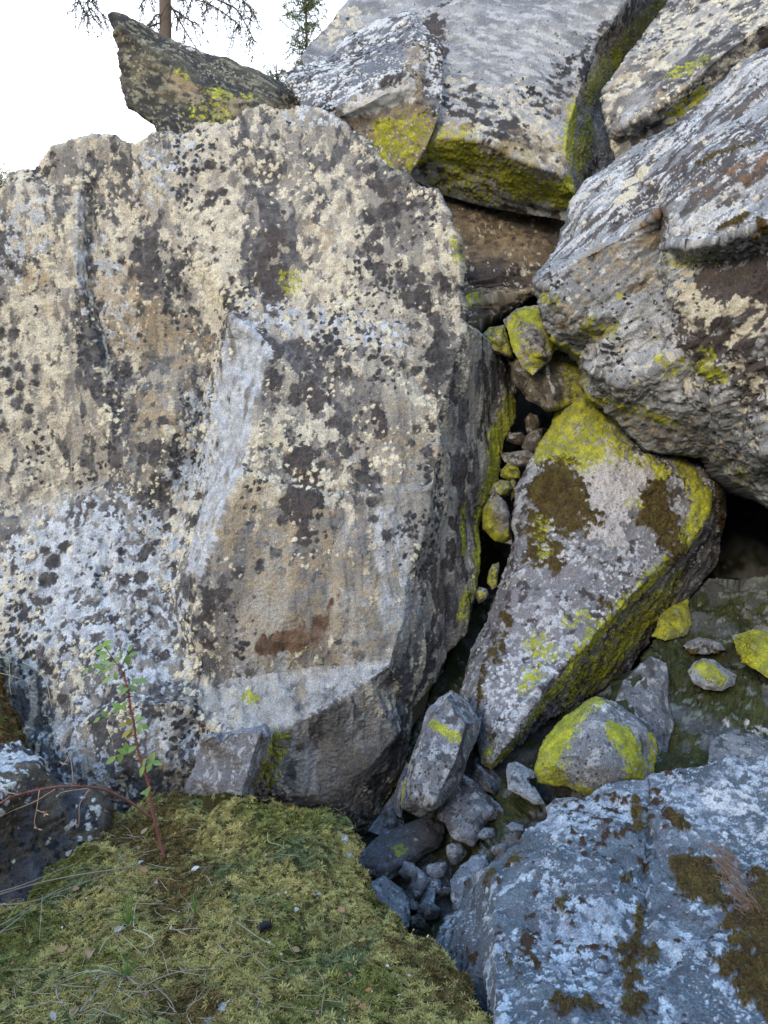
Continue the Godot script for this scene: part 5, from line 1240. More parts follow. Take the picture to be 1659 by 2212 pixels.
func litter() -> void:
	var grey := mat(Vector3(0.24, 0.22, 0.2), 0.9)
	var greybrown := mat(Vector3(0.26, 0.2, 0.15), 0.9)
	var pale := mat(Vector3(0.34, 0.3, 0.22), 0.85)
	var brown := mat(Vector3(0.2, 0.12, 0.06), 0.9)
	var white := mat(Vector3(0.36, 0.34, 0.27), 0.8)
	var g := "dry twigs and canes lying on the moss"
	var T := [
		["dry_cane", "longest dry grey cane crossing the moss from the left edge", [[-120, 1085], [0, 1050], [290, 960], [560, 905], [800, 870], [1010, 840]], 0.0055, 0.0025, greybrown, 0.045],
		["dry_cane", "thin dry cane just above the longest cane at the left edge", [[-100, 1075], [0, 1040], [190, 980], [400, 890], [560, 825]], 0.003, 0.002, grey, 0.05],
		["dry_cane", "dry thorny cane just below the longest cane at the left edge", [[-100, 1110], [0, 1115], [170, 1105], [330, 1060], [520, 985], [800, 880]], 0.0035, 0.0025, greybrown, 0.04],
		["dry_cane", "dry cane slanting down to the left edge beside the thin upright straw", [[-80, 1370], [0, 1310], [100, 1240], [190, 1160], [300, 1090]], 0.003, 0.002, grey, 0.035],
		["dry_cane", "short dry cane joining the slanting cane at the left edge", [[-80, 1310], [0, 1270], [100, 1215], [190, 1160]], 0.003, 0.002, grey, 0.04],
		["straw", "thin pale straw standing almost upright near the left edge", [[310, 1060], [300, 1220], [290, 1380]], 0.0017, 0.0014, pale, 0.05],
		["straw", "long brown grass stalk in the lower left corner", [[-60, 1610], [0, 1580], [200, 1490], [370, 1340]], 0.002, 0.001, brown, 0.03],
		["straw", "pale straw bent towards the large brown leaf", [[715, 1450], [780, 1340], [900, 1260], [960, 1230]], 0.002, 0.0012, pale, 0.025],
		["twig", "straight grey twig pointing down beneath the fine grass tuft", [[580, 1850], [700, 1700], [830, 1545]], 0.0026, 0.0018, grey, 0.015],
		["twig", "short grey twig touching the tan leaf near the bottom edge", [[410, 1670], [420, 1750], [490, 1840]], 0.0036, 0.0025, grey, 0.015],
		["twig", "long curved twig running right from under the fine grass tuft", [[920, 1590], [990, 1650], [1070, 1650], [1200, 1590], [1370, 1550], [1600, 1540]], 0.0045, 0.0018, greybrown, 0.016],
		["twig", "short twig pointing down from the long curved twig, beside the orange leaf", [[1000, 1650], [1060, 1760]], 0.0024, 0.0016, greybrown, 0.012],
		["twig", "forked twig below the long curved twig's middle", [[1100, 1640], [1180, 1710], [1250, 1790], [1270, 1870]], 0.003, 0.0015, greybrown, 0.014],
		["straw", "white curled straw hooked below the grass tuft", [[970, 1260], [1060, 1290], [1115, 1340], [1100, 1380], [1040, 1400]], 0.003, 0.0016, white, 0.02],
		["straw", "white stalk rising through the grass tuft", [[970, 1260], [980, 1130], [1010, 1060], [1130, 930]], 0.0024, 0.0012, white, 0.03],
		["straw", "bent pale straw above the white pebble left of the rose foot", [[920, 560], [980, 575], [1040, 575], [1070, 620]], 0.002, 0.0012, pale, 0.02],
		["straw", "thin greenish stalk lying right of the white leaf scrap", [[1060, 755], [1180, 785], [1310, 795]], 0.0015, 0.001, pale, 0.012]]
	for t in T:
		var p2 := []
		for c in t[2]: p2.append(spot2(c))
		lay_twig(t[0], t[1], "twig" if t[0] != "straw" else "straw", g, p2, t[3], t[4], t[5], t[6])
	var U := [
		["straw", "pale straight straw slanting beside the black cone", [[320, 340], [430, 420], [530, 475]], 0.0022, 0.0018, pale, 0.014],
		["twig", "curved grey twig below the black cone", [[210, 450], [260, 500], [350, 530], [440, 510], [515, 495]], 0.0026, 0.002, greybrown, 0.012],
		["straw", "short white straw left of the black cone", [[300, 320], [275, 415]], 0.0016, 0.0014, white, 0.014],
		["twig", "small hooked grey twig near the bottom middle of the moss", [[440, 700], [440, 780], [420, 820]], 0.0024, 0.0014, grey, 0.012],
		["straw", "thin straw crossing the curved grey twig below the cone", [[390, 460], [300, 560]], 0.0014, 0.001, pale, 0.012],
		["straw", "thin tan stalk left of the pinkish leaf", [[740, 290], [790, 255], [840, 245]], 0.0014, 0.001, brown, 0.014],
		["twig", "grey twig standing near the top right of the moss", [[490, -150], [495, -100], [560, -80], [580, -60]], 0.0024, 0.0014, white, 0.014]]
	for t in U:
		var p2 := []
		for c in t[2]: p2.append(Vector2(384 + c[0] * 0.3968, 1865 + c[1] * 0.3968))
		lay_twig(t[0], t[1], "twig" if t[0] != "straw" else "straw", g, p2, t[3], t[4], t[5], t[6])
	# fallen leaves
	var tan := Vector3(0.27, 0.18, 0.10)
	var pink := Vector3(0.27, 0.14, 0.09)
	var ash := Vector3(0.25, 0.22, 0.19)
	var orange := Vector3(0.3, 0.13, 0.05)
	var chalk := Vector3(0.42, 0.42, 0.4)
	var lv := [
		[455, 1385, 80, Vector3(0.3, 0.17, 0.1), "curled brown dead leaf left of the large brown leaf"], [660, 1400, 130, Vector3(0.3, 0.18, 0.11), "largest brown dead leaf, left of the grass tufts"],
		[870, 1235, 90, Vector3(0.3, 0.24, 0.18), "greyish dead leaf against the grass tuft's foot"], [510, 680, 85, ash, "pale grey dead leaf between the flat-topped block and the rose"],
		[1050, 525, 70, tan, "tan leaf scrap just left of the rose stem"], [1005, 640, 55, tan, "small tan leaf scrap above the white pebble-like scrap"],
		[1225, 710, 60, tan, "tan leaf lying at the rose's foot"], [1040, 810, 75, Vector3(0.26, 0.14, 0.08), "narrow brown leaf below the white scrap"],
		[540, 1835, 110, tan, "tan folded leaf near the bottom edge"], [385, 1880, 90, ash, "grey leaf at the bottom edge beside the tan folded leaf"],
		[640, 1620, 45, orange, "small orange leaf left of the straight grey twig"], [1065, 1720, 70, pink, "reddish leaf under the long curved twig"],
		[1420, 800, 65, chalk, "white leaf scrap right of the rose's foot"], [555, 945, 55, Vector3(0.3, 0.19, 0.09), "small brown leaf under the longest cane"],
		[1025, 745, 55, chalk, "bright white leaf scrap below and left of the rose's foot"], [1135, 895, 45, ash, "small grey scrap in the middle of the moss above the grass tuft"], [900, 715, 60, ash, "dull grey leaf left of the bright white scrap"]]
	for l in lv:
		var q := spot2([l[0], l[1]])
		fallen(q, l[2] * 0.2976, l[3], l[4])
	for l in [[890, 270, 50, pink, "round pinkish leaf in the right half of the moss"], [640, 490, 52, tan, "pointed tan leaf right of the curved grey twig"], [935, 630, 40, pink, "pinkish leaf in the lower right part of the moss"], [1040, 710, 38, orange, "orange leaf near the moss's lower right edge"], [980, 780, 38, pink, "left leaf of the small pair below the orange leaf"], [1010, 805, 38, orange, "right leaf of the small pair below the orange leaf"], [765, 840, 40, pink, "pink leaf at the bottom edge, right of the bare rock patch"], [645, 270, 46, chalk, "white leaf scrap above and right of the black cone"], [522, 255, 24, orange, "tiny orange leaf just above the black cone"], [770, 185, 34, ash, "small pale leaf high in the right half of the moss"], [1140, 578, 24, chalk, "tiny white scrap near the moss's right edge"], [975, 415, 28, orange, "tiny orange leaf below the round pinkish leaf"]]:
		fallen(Vector2(384 + l[0] * 0.3968, 1865 + l[1] * 0.3968), l[2] * 0.3968, l[3], l[4])
	# cone
	var p := on_moss(572, 2012, 0.012)
	var o := base_of("spruce_cone", p)
	tag(o, "small black weathered cone lying on the moss", "cone")
	var rng := RandomNumberGenerator.new()
	rng.seed = 5
	var dark := mat(Vector3(0.035, 0.034, 0.036), 0.8)
	var st := starter()
	tube(st, [Vector3(-0.018, 0, 0.008), Vector3(-0.008, 0.008, 0.003), Vector3(0.01, 0.009, -0.004), Vector3(0.02, 0.0, -0.008)], 0.012, 0.007, 7)
	part("core", st, dark, o)
	for k in 34:
		st = starter()
		var t := k / 34.0
		var a := k * 2.4
		var c := Vector3(-0.018, 0.004, 0.008).lerp(Vector3(0.02, 0.003, -0.008), t)
		var dir := Vector3(0.45, cos(a), sin(a)).normalized()
		blade(st, c + dir * 0.008, dir, Vector3(1, 0.2, 0.1).normalized(), 0.013, 0.013, -0.4, 0.3)
		part("scale", st, dark, o)


func fallen(q: Vector2, px: float, c: Vector3, label: String) -> void:
	var rng := RandomNumberGenerator.new()
	rng.seed = int(q.x * 13.0 + q.y)
	var p := on_moss(q.x, q.y, 0.012)
	var len := px * (p - eye).dot(cf) / F * 0.95
	var a := rng.randf() * TAU
	var dir := (cr * cos(a) + Vector3(0, 0.18, 0) + Vector3(0, 0, 1) * sin(a)).normalized()
	var st := starter()
	blade(st, -dir * len * 0.5, dir, (Vector3.UP + Vector3(rng.randf_range(-0.5, 0.5), 0, 0.6)).normalized(), len, len * rng.randf_range(0.55, 0.8), rng.randf_range(-0.35, 0.35), rng.randf_range(0.2, 0.8), 0.12)
	var mi := part(numbered("fallen_leaf"), st, mat(c, 0.85, 0.4), self, p)
	tag(mi, label, "leaf", "fallen leaves on the moss")


func grass() -> void:
	var rng := RandomNumberGenerator.new()
	rng.seed = 18
	var green := mat(Vector3(0.09, 0.17, 0.04), 0.6, 0.7)
	var hay := mat(Vector3(0.36, 0.33, 0.2), 0.8, 0.4)
	var white := mat(Vector3(0.55, 0.55, 0.48), 0.8)
	for G in [["tallest green grass tuft on the moss, below the longest dry cane", [940, 1180], [[850, 870], [930, 965], [925, 980], [805, 1040], [1000, 1090], [720, 1170], [980, 930], [860, 1130], [900, 1000], [1090, 1120]], 10], ["small grass tuft left of the black cone, with two green blades", [1415, 1100], [[1365, 900], [1440, 925], [1400, 960], [1470, 1080]], 6], ["fine hair-like grass tuft near the bottom, over the long curved twig", [920, 1560], [[870, 1380], [950, 1330], [1000, 1440], [820, 1470], [1100, 1440]], 46]]:
		var q := spot2(G[1])
		var p := on_moss(q.x, q.y, -0.004)
		var d := (p - eye).dot(cf)
		var o := base_of("grass_tuft", p)
		tag(o, G[0], "grass", "grass tufts on the moss")
		for b in G[2]:
			var e := spot2(b)
			var tip := at(e.x, e.y, d - rng.randf_range(-0.05, 0.1)) - p
			grass_blade(o, tip, rng.randf_range(0.004, 0.007), green)
		for k in G[3]:
			var a := rng.randf() * TAU
			var r := rng.randf_range(0.05, 0.16)
			var tip := Vector3(cos(a) * r, rng.randf_range(0.005, 0.07), sin(a) * r)
			if G[3] > 20: tip = Vector3(cos(a) * r * 0.8 - 0.06, rng.randf_range(0.0, 0.06), absf(sin(a)) * r + 0.02)
			grass_blade(o, tip, rng.randf_range(0.0014, 0.0026), [hay, hay, green, white][rng.randi() % 4])
	# dry stalks hanging from the moss at the far left
	var o2 := base_of("dry_grass", at(10, 1455, 3.35))
	tag(o2, "dry bent grass stalks hanging from the brown moss at the left edge", "grass")
	for l in [[[-20, 1450], [0, 1454], [25, 1460], [44, 1467]], [[-10, 1422], [18, 1424], [20, 1472], [24, 1501]], [[48, 1430], [80, 1447], [100, 1475], [108, 1510], [112, 1530]]]:
		var st := starter()
		var pts := []
		for c in l: pts.append(at(c[0], c[1], 3.35) - o2.position)
		tube(st, smooth_line(pts, 3), 0.0017, 0.001, 4)
		part("stalk", st, hay, o2)


func grass_blade(o: Node3D, tip: Vector3, w: float, m: Material) -> void:
	var st := starter()
	var side := tip.cross(cf).normalized() * w * 0.5
	var bend := Vector3(0, tip.length() * 0.16, 0)
	var prev := [-side, side]
	for i in range(1, 6):
		var t := i / 5.0
		var c := tip * t + bend * sin(PI * t)
		var s := side * (1.0 - t * t)
		tri(st, prev[0], prev[1], c - s)
		tri(st, prev[1], c + s, c - s)
		prev = [c - s, c + s]
	part("blade", st, m, o)


func needles_on_rock() -> void:
	var rng := RandomNumberGenerator.new()
	rng.seed = 8
	var R: Dictionary = {}
	for r in rocks: if r.name == "frosted_boulder": R = r
	var st := starter()
	var b := on_rock(R, 1590, 1920)
	for i in 150:
		var t := rng.randf()
		var x := lerpf(1556, 1622, t) + rng.randf_range(-26, 20)
		var y := lerpf(1850, 1985, t) + rng.randf_range(-12, 12)
		var p := on_rock(R, x, y) + Vector3(0, rng.randf_range(0.012, 0.035), 0) - b
		var a := deg_to_rad(-62.0 + rng.randfn() * 30.0)
		var dir := (cr * cos(a) + cu * sin(a) * 0.55 - cf * 0.8 * -sin(a) + Vector3(0, rng.randf_range(-0.15, 0.25), 0)).normalized()
		var len := rng.randf_range(0.03, 0.085)
		tube(st, [p - dir * len * 0.5, p + Vector3(0, 0.004, 0), p + dir * len * 0.5], 0.0011, 0.0008, 3)
	var mi := part("needle_litter", st, mat(Vector3(0.2, 0.125, 0.08), 0.85), self, b)
	tag(mi, "brown dry pine needles heaped beside the moss on the frosted boulder", "needles", "", "stuff")
	# scattered over the moss
	st = starter()
	for i in 520:
		var x := rng.randf_range(-20, 1000)
		var y := rng.randf_range(1740, 2215)
		if not mound_grid.has(Vector2i(int(x / 12.0), int(y / 12.0))): continue
		var p := on_moss(x, y, rng.randf_range(0.008, 0.016))
		var a := rng.randf() * TAU
		var dir := Vector3(cos(a), rng.randf_range(-0.15, 0.3), sin(a)).normalized()
		var len := rng.randf_range(0.01, 0.05)
		tube(st, [p - dir * len * 0.5, p + Vector3(0, 0.002, 0), p + dir * len * 0.5], 0.0009, 0.0006, 3)
	mi = part("needle_scatter", st, mat(Vector3(0.3, 0.19, 0.09), 0.8), self)
	tag(mi, "thin brown needles and stalks scattered over the moss", "needles", "", "stuff")
	st = starter()
	for i in 190:
		var x := rng.randf_range(-20, 900) * rng.randf_range(0.5, 1.0)
		var y := rng.randf_range(1780, 2215)
		if not mound_grid.has(Vector2i(int(x / 12.0), int(y / 12.0))): continue
		var p := on_moss(x, y, rng.randf_range(0.012, 0.024))
		var a := rng.randf() * TAU
		var dir := Vector3(cos(a), rng.randf_range(-0.1, 0.25), sin(a) * 0.8).normalized()
		var len := rng.randf_range(0.04, 0.12)
		var kink := Vector3(rng.randf_range(-1, 1), rng.randf_range(0, 0.5), rng.randf_range(-1, 1)) * len * 0.16
		tube(st, [p - dir * len * 0.5, p - dir * len * 0.15 + kink * 0.6, p + dir * len * 0.12 + kink, p + dir * len * 0.5], 0.0013, 0.0007, 3)
	mi = part("dry_straw", st, mat(Vector3(0.33, 0.28, 0.19), 0.85), self)
	tag(mi, "pale dry straw bits strewn over the moss around the grass tufts", "straw", "", "stuff")
	var bits := []
	var scrap := starter()
	blade(scrap, Vector3(-0.5, 0, 0), Vector3.RIGHT, Vector3.UP, 1.0, 0.7, 0.2, 0.4, 0.2)
	scrap.generate_normals()
	var sm := scrap.commit()
	sm.surface_set_material(0, M.star.surface_get_material(0))
	for i in 420:
		var x := rng.randf_range(-20, 1000)
		var y := rng.randf_range(1720, 2215)
		if not mound_grid.has(Vector2i(int(x / 12.0), int(y / 12.0))): continue
		var p := on_moss(x, y, rng.randf_range(0.006, 0.014))
		var c: Color = [Color(0.3, 0.2, 0.11), Color(0.22, 0.12, 0.06), Color(0.4, 0.37, 0.3), Color(0.3, 0.15, 0.08), Color(0.14, 0.09, 0.05)][rng.randi() % 5]
		bits.append([tilted(p, Vector3(rng.randf_range(-0.6, 0.6), 1, rng.randf_range(-0.6, 0.6)), rng.randf_range(0.004, 0.013), rng.randf() * TAU), c])
	moss_stuff(self, "leaf_crumbs", bits, sm, "tiny brown leaf crumbs sprinkled all over the moss")


# ---------------------------------------------------------------- trees behind
func spray(bark: SurfaceTool, leaf: SurfaceTool, pts: Array, r: float, rng: RandomNumberGenerator, density: float, len: float, side_twigs: int, hang: float) -> void:
	var line := smooth_line(pts, 4)
	tube(bark, line, r, r * 0.4, 4)
	var total := 0.0
	for i in line.size() - 1: total += line[i].distance_to(line[i + 1])
	for k in side_twigs:
		var t := rng.randf_range(0.15, 1.0) * (line.size() - 1.001)
		var p: Vector3 = line[int(t)].lerp(line[int(t) + 1], t - int(t))
		var l := rng.randf_range(0.12, 0.34)
		var d := Vector3(rng.randf_range(-0.7, 0.7), -hang * rng.randf_range(0.4, 1.2), rng.randf_range(-0.6, 0.6)).normalized()
		var e := p + d * l
		spray(bark, leaf, [p, p + d * l * 0.5 + Vector3(0, 0.03, 0), e + Vector3(rng.randf_range(-0.05, 0.05), -0.03, 0)], r * 0.45, rng, density, len, 0, hang)
	var n := int(total * density)
	for k in n:
		var t := rng.randf_range(0.1, 1.0) * (line.size() - 1.001)
		var p: Vector3 = line[int(t)].lerp(line[int(t) + 1], t - int(t))
		var along: Vector3 = (line[int(t) + 1] - line[int(t)]).normalized()
		var d := (along * rng.randf_range(0.2, 0.9) + Vector3(rng.randf_range(-1, 1), rng.randf_range(-1, 1), rng.randf_range(-1, 1))).normalized()
		var s := d.cross(Vector3(rng.randf_range(-1, 1), 0.4, rng.randf_range(-1, 1))).normalized() * len * 0.11
		var e := p + d * len * rng.randf_range(0.6, 1.2)
		tri(leaf, p - s * 0.6, p + s * 0.6, p.lerp(e, 0.5) + s)
		tri(leaf, p - s * 0.6, p.lerp(e, 0.5) + s, e)


func trees() -> void:
	var rng := RandomNumberGenerator.new()
	rng.seed = 3
	var bark := mat(Vector3(0.15, 0.115, 0.095), 0.95)
	bark.albedo_texture = M.rock.albedo_texture
	bark.normal_enabled = true
	bark.normal_texture = M.rock.normal_texture
	bark.normal_scale = 1.5
	bark.uv1_triplanar = true
	bark.uv1_scale = Vector3(4.0, 0.9, 4.0)
	var twigm := mat(Vector3(0.07, 0.055, 0.045), 0.95)
	var dry := mat(Vector3(0.085, 0.08, 0.045), 0.9, 0.5)
	var green := mat(Vector3(0.085, 0.115, 0.045), 0.9, 0.9)
	# the pine whose trunk stands behind the wedge
	var D := 8.6
	var foot := at(357, 75, D)
	foot.y = lie(foot.x, foot.z) - 0.1
	var o := base_of("pine_tree", foot)
	tag(o, "old pine with drooping twigs standing behind the dark wedge boulder", "pine tree")
	var top := at(353, -900, D)
	var st := starter()
	var stem := []
	for i in 13: stem.append((foot.lerp(Vector3(top.x, top.y, foot.z), i / 12.0) + Vector3(sin(i * 1.3) * 0.02, 0, cos(i * 1.9) * 0.02)) - foot)
	tube(st, stem, 0.085, 0.05, 12)
	part("trunk", st, bark, o)
	var tw := starter()
	var lf := starter()
	for b in [
		[[[362, -60], [420, -30], [480, -20], [530, 5], [548, 30]], 26], [[[362, -20], [400, -5], [450, 8], [500, 40], [520, 60]], 20], [[[360, -90], [430, -80], [500, -50], [545, -20]], 18], [[[364, 5], [385, 40], [405, 75], [425, 106]], 3], [[[366, 15], [390, 30], [410, 45], [425, 50]], 8], [[[470, 0], [510, 20], [535, 60], [550, 90]], 8],
		[[[345, -20], [325, -15], [308, 5], [300, 20]], 8], [[[345, 50], [330, 55], [318, 62], [308, 50]], 4], [[[350, -90], [280, -60], [210, -30], [200, 5], [235, 45]], 12], [[[215, -20], [190, 5], [200, 35], [222, 62]], 8], [[[340, -120], [250, -110], [160, -60], [170, 0], [190, 35]], 8], [[[352, 30], [335, 35], [322, 60]], 5]]:
		var pts := []
		for c in b[0]: pts.append(at(c[0], c[1], D - 0.2 + 0.4 * rng.randf()) - foot)
		spray(tw, lf, pts, 0.013, rng, 80.0, 0.055, int(b[1] * 1.2), 1.0)
	for k in 26:   # the rest of the crown, above the frame
		var y := rng.randf_range(-1000.0, -180.0)
		var a := rng.randf() * TAU
		var p := at(354, y, D) - foot
		p.z = 0.0
		var e := p + Vector3(cos(a), rng.randf_range(-0.15, 0.2), sin(a)) * rng.randf_range(0.7, 1.5)
		spray(tw, lf, [p, p.lerp(e, 0.5) + Vector3(0, 0.1, 0), e], 0.014, rng, 60.0, 0.06, 9, 0.8)
	part("branches", tw, twigm, o)
	part("crown", lf, dry, o).set_meta("kind", "stuff")
	# slim young conifers
	for s in [[662, 150, 9.2, 1.0, "slim green young spruce against the sky, left of the blue-grey boulder", 0.2, -330], [603, 190, 9.4, 0.5, "tiny sparse sapling tip between the wedge boulder and the slim spruce", 0.12, 140], [-6, 400, 9.0, 0.6, "sparse sapling tip at the far left edge above the pale boulder", 0.2, 352]]:
		var f := at(s[0], s[1], s[2])
		var tip := at(s[0] - 6, s[6], s[2])
		f.y = lie(f.x, f.z) - 0.1
		var so := base_of("young_spruce", f)
		tag(so, s[4], "spruce tree", "young spruces behind the boulders")
		st = starter()
		tube(st, [Vector3.ZERO, (tip - f) * Vector3(0, 0.5, 0) + Vector3(0.02, 0, 0), Vector3(tip.x - f.x, tip.y - f.y, 0)], 0.03 * s[3], 0.008, 6)
		part("trunk", st, twigm, so)
		tw = starter()
		lf = starter()
		var h := tip.y - f.y
		var n := int(h * 55.0 * (0.7 if s[3] < 1.0 else 1.0))
		for k in n:
			var t := rng.randf_range(0.1, 0.99)
			var a := rng.randf() * TAU
			var p := Vector3((tip.x - f.x) * t, h * t, 0)
			var l: float = s[5] * rng.randf_range(0.5, 1.25) * (0.7 if t > 0.9 else 1.0) * (1.1 + 0.35 * sin(t * 40.0))
			var e := p + Vector3(cos(a) * l, rng.randf_range(0.0, 0.18), sin(a) * l)
			spray(tw, lf, [p, p.lerp(e, 0.6) + Vector3(0, -0.04, 0), e], 0.006, rng, 120.0, 0.045, 2, 0.2)
		part("branches", tw, twigm, so)
		part("crown", lf, green, so).set_meta("kind", "stuff")


func small_things() -> void:
	var mound := -1
	var bank := -1
	for i in rocks.size():
		if rocks[i].name == "moss_mound": mound = i
		if rocks[i].name == "moss_bank": bank = i
	for i in rocks.size():
		var R: Dictionary = rocks[i]
		if R.V.size() > 0 and R.has("base"):
			if i == mound or i == bank or R.mossy.size() >= 60:
				var W := PackedVector3Array()
				W.resize(R.V.size())
				for j in R.V.size(): W[j] = R.V[j] + R.base
				R.V = W
	index_mound(rocks[mound])
	grow_moss(rocks[mound], results[mound].t, rocks[bank], results[bank].t)
	make_rose()
	make_cane()
	litter()
	grass()
	needles_on_rock()
	trees()


func _ready() -> void:
	setup_noise()
	# ---------------- camera
	var cam := Camera3D.new()
	cam.name = "camera"
	cam.fov = 70.0
	cam.near = 0.05
	cam.far = 400.0
	cam.current = true
	add_child(cam)
	cam.position = eye
	cam.rotation_degrees = Vector3(-4.0, 0, 0)
	cf = -cam.basis.z
	cr = cam.basis.x
	cu = cam.basis.y
	F = H2 / tan(deg_to_rad(cam.fov * 0.5))
	# ---------------- sky, light, exposure
	var env := Environment.new()
	env.background_mode = Environment.BG_SKY
	var sm := ProceduralSkyMaterial.new()
	sm.sky_top_color = Color(0.41, 0.69, 0.96)
	sm.sky_horizon_color = Color(1.0, 0.95, 0.875)
	sm.sky_curve = 0.72
	sm.ground_bottom_color = Color(0.16, 0.14, 0.1)
	sm.ground_horizon_color = Color(0.5, 0.47, 0.4)
	sm.sky_energy_multiplier = 1.3
	sm.sun_angle_max = 1.0
	var sky := Sky.new()
	sky.sky_material = sm
	env.sky = sky
	env.ambient_light_source = Environment.AMBIENT_SOURCE_SKY
	env.tonemap_mode = Environment.TONE_MAPPER_LINEAR
	env.tonemap_exposure = 1.82
	env.sdfgi_enabled = true
	env.ssao_enabled = true
	env.ssil_enabled = true
	var we := WorldEnvironment.new()
	we.name = "world_environment"
	we.environment = env
	add_child(we)
	var sun := DirectionalLight3D.new()
	sun.name = "sun"
	sun.light_color = Color(1.0, 0.94, 0.85)
	sun.light_energy = 0.5
	sun.light_angular_distance = 14.0
	sun.shadow_enabled = true
	add_child(sun)
	sun.look_at_from_position(Vector3(-5.5, 4.2, 7), Vector3(0, 0, -3))

	make_materials()
	survey_rocks()
	survey_stones()
	results.resize(rocks.size())
	var task := WorkerThreadPool.add_group_task(build_rock, rocks.size(), 4, true)
	WorkerThreadPool.wait_for_group_task_completion(task)
	make_ground()
	added_boulder(Vector3(-3.4, -0.3, 4.6), Vector3(2.6, 3.5, 1.5), 3, "tall grey boulder added unseen behind the viewer for shade, to the left")
	added_boulder(Vector3(1.6, -0.3, 4.9), Vector3(2.4, 3.6, 1.6), 8, "tall grey boulder added unseen behind the viewer for shade, to the right")
	added_boulder(Vector3(5.2, -0.6, -0.6), Vector3(1.7, 4.6, 2.6), 15, "very tall grey boulder added out of view beyond the right edge to block sky")
	var tris := 0
	for i in rocks.size():
		commit_rock(i)
		tris += results[i].t.size() / 3
	small_things()


func make_materials() -> void:
	var m := StandardMaterial3D.new()
	m.vertex_color_use_as_albedo = true
	m.roughness = 0.93
	m.metallic_specular = 0.25
	m.uv1_triplanar = true
	m.uv1_scale = Vector3.ONE * 3.1
	var fine := FastNoiseLite.new()
	fine.seed = 9
	fine.frequency = 0.035
	fine.fractal_octaves = 5
	fine.fractal_gain = 0.62
	var nt := NoiseTexture2D.new()
	nt.width = 1024
	nt.height = 1024
	nt.seamless = true
	nt.noise = fine
	var ramp := Gradient.new()
	ramp.set_color(0, Color(0.5, 0.5, 0.5))
	ramp.set_color(1, Color(1, 1, 1))
	ramp.add_point(0.4, Color(0.8, 0.8, 0.8))
	ramp.add_point(0.62, Color(0.97, 0.97, 0.97))
	nt.color_ramp = ramp
	m.albedo_texture = nt
	var bump := NoiseTexture2D.new()
	bump.width = 1024
	bump.height = 1024
	bump.seamless = true
	bump.as_normal_map = true
	bump.bump_strength = 5.0
	bump.noise = fine
	m.normal_enabled = true
	m.normal_texture = bump
	m.normal_scale = 0.8
	M.rock = m


func commit_rock(i: int) -> void:
	var R: Dictionary = rocks[i]
	var V: PackedVector3Array = R.V
	var box := AABB(V[0], Vector3.ZERO)
	for v in V: box = box.expand(v)
	var base := box.position + Vector3(box.size.x * 0.5, 0, box.size.z * 0.5)
	for j in V.size(): V[j] -= base
	R.V = V
	var arrays := []
	arrays.resize(Mesh.ARRAY_MAX)
	arrays[Mesh.ARRAY_VERTEX] = V
	arrays[Mesh.ARRAY_NORMAL] = R.N
	arrays[Mesh.ARRAY_COLOR] = R.C
	arrays[Mesh.ARRAY_INDEX] = results[i].t
	var am := ArrayMesh.new()
	am.add_surface_from_arrays(Mesh.PRIMITIVE_TRIANGLES, arrays)
	am.surface_set_material(0, M.rock)
	var mi := MeshInstance3D.new()
	mi.name = numbered(R.name)
	mi.mesh = am
	mi.position = base
	mi.cast_shadow = GeometryInstance3D.SHADOW_CASTING_SETTING_ON
	R.node = mi
	R.base = base
	add_child(mi)
	if R.has("kind"): tag(mi, "", "", "", R.kind)
	else: tag(mi, R.label, R.cat, R.get("group", ""))


func lie(x: float, z: float) -> float:
	var h := -0.95
	var left := smoothstep(0.2, -0.8, x) * smoothstep(-3.6, -2.4, z)
	h = lerpf(h, -0.25, left)
	h = lerpf(h, -0.15, smoothstep(-1.6, -0.4, z))
	h += 3.6 * smoothstep(-5.5, -9.5, z) + 0.05 * maxf(-z - 10.0, 0.0) * smoothstep(-10.0, -20.0, z) * smoothstep(-90.0, -30.0, z)
	h += 0.25 * nL.get_noise_2d(x * 0.35, z * 0.35) + 0.05 * nL.get_noise_2d(x * 2.0, z * 2.0)
	return h


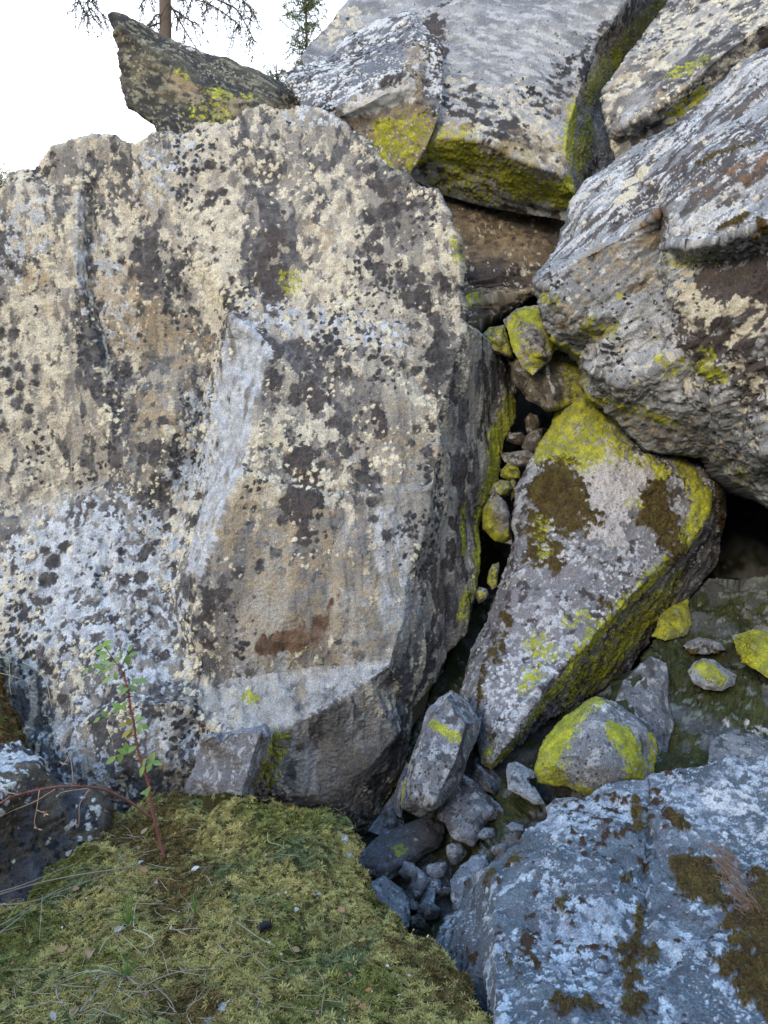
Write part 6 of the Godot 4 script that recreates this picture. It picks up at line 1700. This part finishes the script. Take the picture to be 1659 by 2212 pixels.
func make_ground() -> void:
	var xs := []
	for i in range(-60, 61): xs.append(signf(i) * (absf(i) * 0.2 + pow(absf(i) / 60.0, 4.0) * 130.0))
	var V := PackedVector3Array()
	var C := PackedColorArray()
	var T := PackedInt32Array()
	var n: int = xs.size()
	for zi in n:
		for xi in n:
			var x: float = xs[xi]
			var z: float = xs[zi] - 4.0
			V.append(Vector3(x, lie(x, z), z))
			var k := nA.get_noise_2d(x * 1.3, z * 1.3)
			var c := Vector3(0.10, 0.085, 0.04).lerp(Vector3(0.16, 0.12, 0.07), clampf(0.5 + k, 0.0, 1.0))
			C.append(Color(c.x, c.y, c.z))
	for zi in n - 1:
		for xi in n - 1:
			var a := zi * n + xi
			T.append_array([a, a + 1, a + n, a + 1, a + n + 1, a + n])
	var arrays := []
	arrays.resize(Mesh.ARRAY_MAX)
	arrays[Mesh.ARRAY_VERTEX] = V
	arrays[Mesh.ARRAY_NORMAL] = normals_of(V, T)
	arrays[Mesh.ARRAY_COLOR] = C
	arrays[Mesh.ARRAY_INDEX] = T
	var am := ArrayMesh.new()
	am.add_surface_from_arrays(Mesh.PRIMITIVE_TRIANGLES, arrays)
	am.surface_set_material(0, M.rock)
	var mi := MeshInstance3D.new()
	mi.name = "ground"
	mi.mesh = am
	add_child(mi)
	tag(mi, "", "", "", "structure")


# boulders added outside the view to close off part of the sky
func added_boulder(foot: Vector3, half: Vector3, salt: int, label: String) -> void:
	var V := PackedVector3Array()
	var C := PackedColorArray()
	var T := PackedInt32Array()
	var rows := 26
	var cols := 40
	for r in rows + 1:
		for c in cols + 1:
			var th := PI * r / rows
			var ph := TAU * (c % cols) / cols
			var d := Vector3(sin(th) * cos(ph), cos(th), sin(th) * sin(ph))
			var k := pow(pow(absf(d.x), 4.0) + pow(absf(d.y), 4.0) + pow(absf(d.z), 4.0), -0.25)
			var p := d * k * (1.0 + 0.16 * nL.get_noise_3d(d.x * 1.4 + salt, d.y * 1.4, d.z * 1.4) + 0.05 * nA.get_noise_3d(d.x * 4.0, d.y * 4.0 + salt, d.z * 4.0))
			V.append(Vector3(p.x * half.x, p.y * half.y * 0.5 + half.y * 0.5, p.z * half.z))
			var g := clampf(0.5 + 1.3 * nA.get_noise_3d(p.x * 5.0 + salt, p.y * 5.0, p.z * 5.0), 0.0, 1.0)
			C.append(Color(lerpf(0.2, 0.42, g), lerpf(0.19, 0.39, g), lerpf(0.17, 0.32, g)))
	for r in rows:
		for c in cols:
			var a := r * (cols + 1) + c
			var b := a + cols + 1
			T.append_array([a, b, a + 1, a + 1, b, b + 1])
	var arrays := []
	arrays.resize(Mesh.ARRAY_MAX)
	arrays[Mesh.ARRAY_VERTEX] = V
	arrays[Mesh.ARRAY_NORMAL] = normals_of(V, T)
	arrays[Mesh.ARRAY_COLOR] = C
	arrays[Mesh.ARRAY_INDEX] = T
	var am := ArrayMesh.new()
	am.add_surface_from_arrays(Mesh.PRIMITIVE_TRIANGLES, arrays)
	am.surface_set_material(0, M.rock)
	var mi := MeshInstance3D.new()
	mi.name = numbered("added_boulder")
	mi.mesh = am
	mi.position = foot
	add_child(mi)
	tag(mi, label, "boulder", "boulders added out of view to shade the scene")
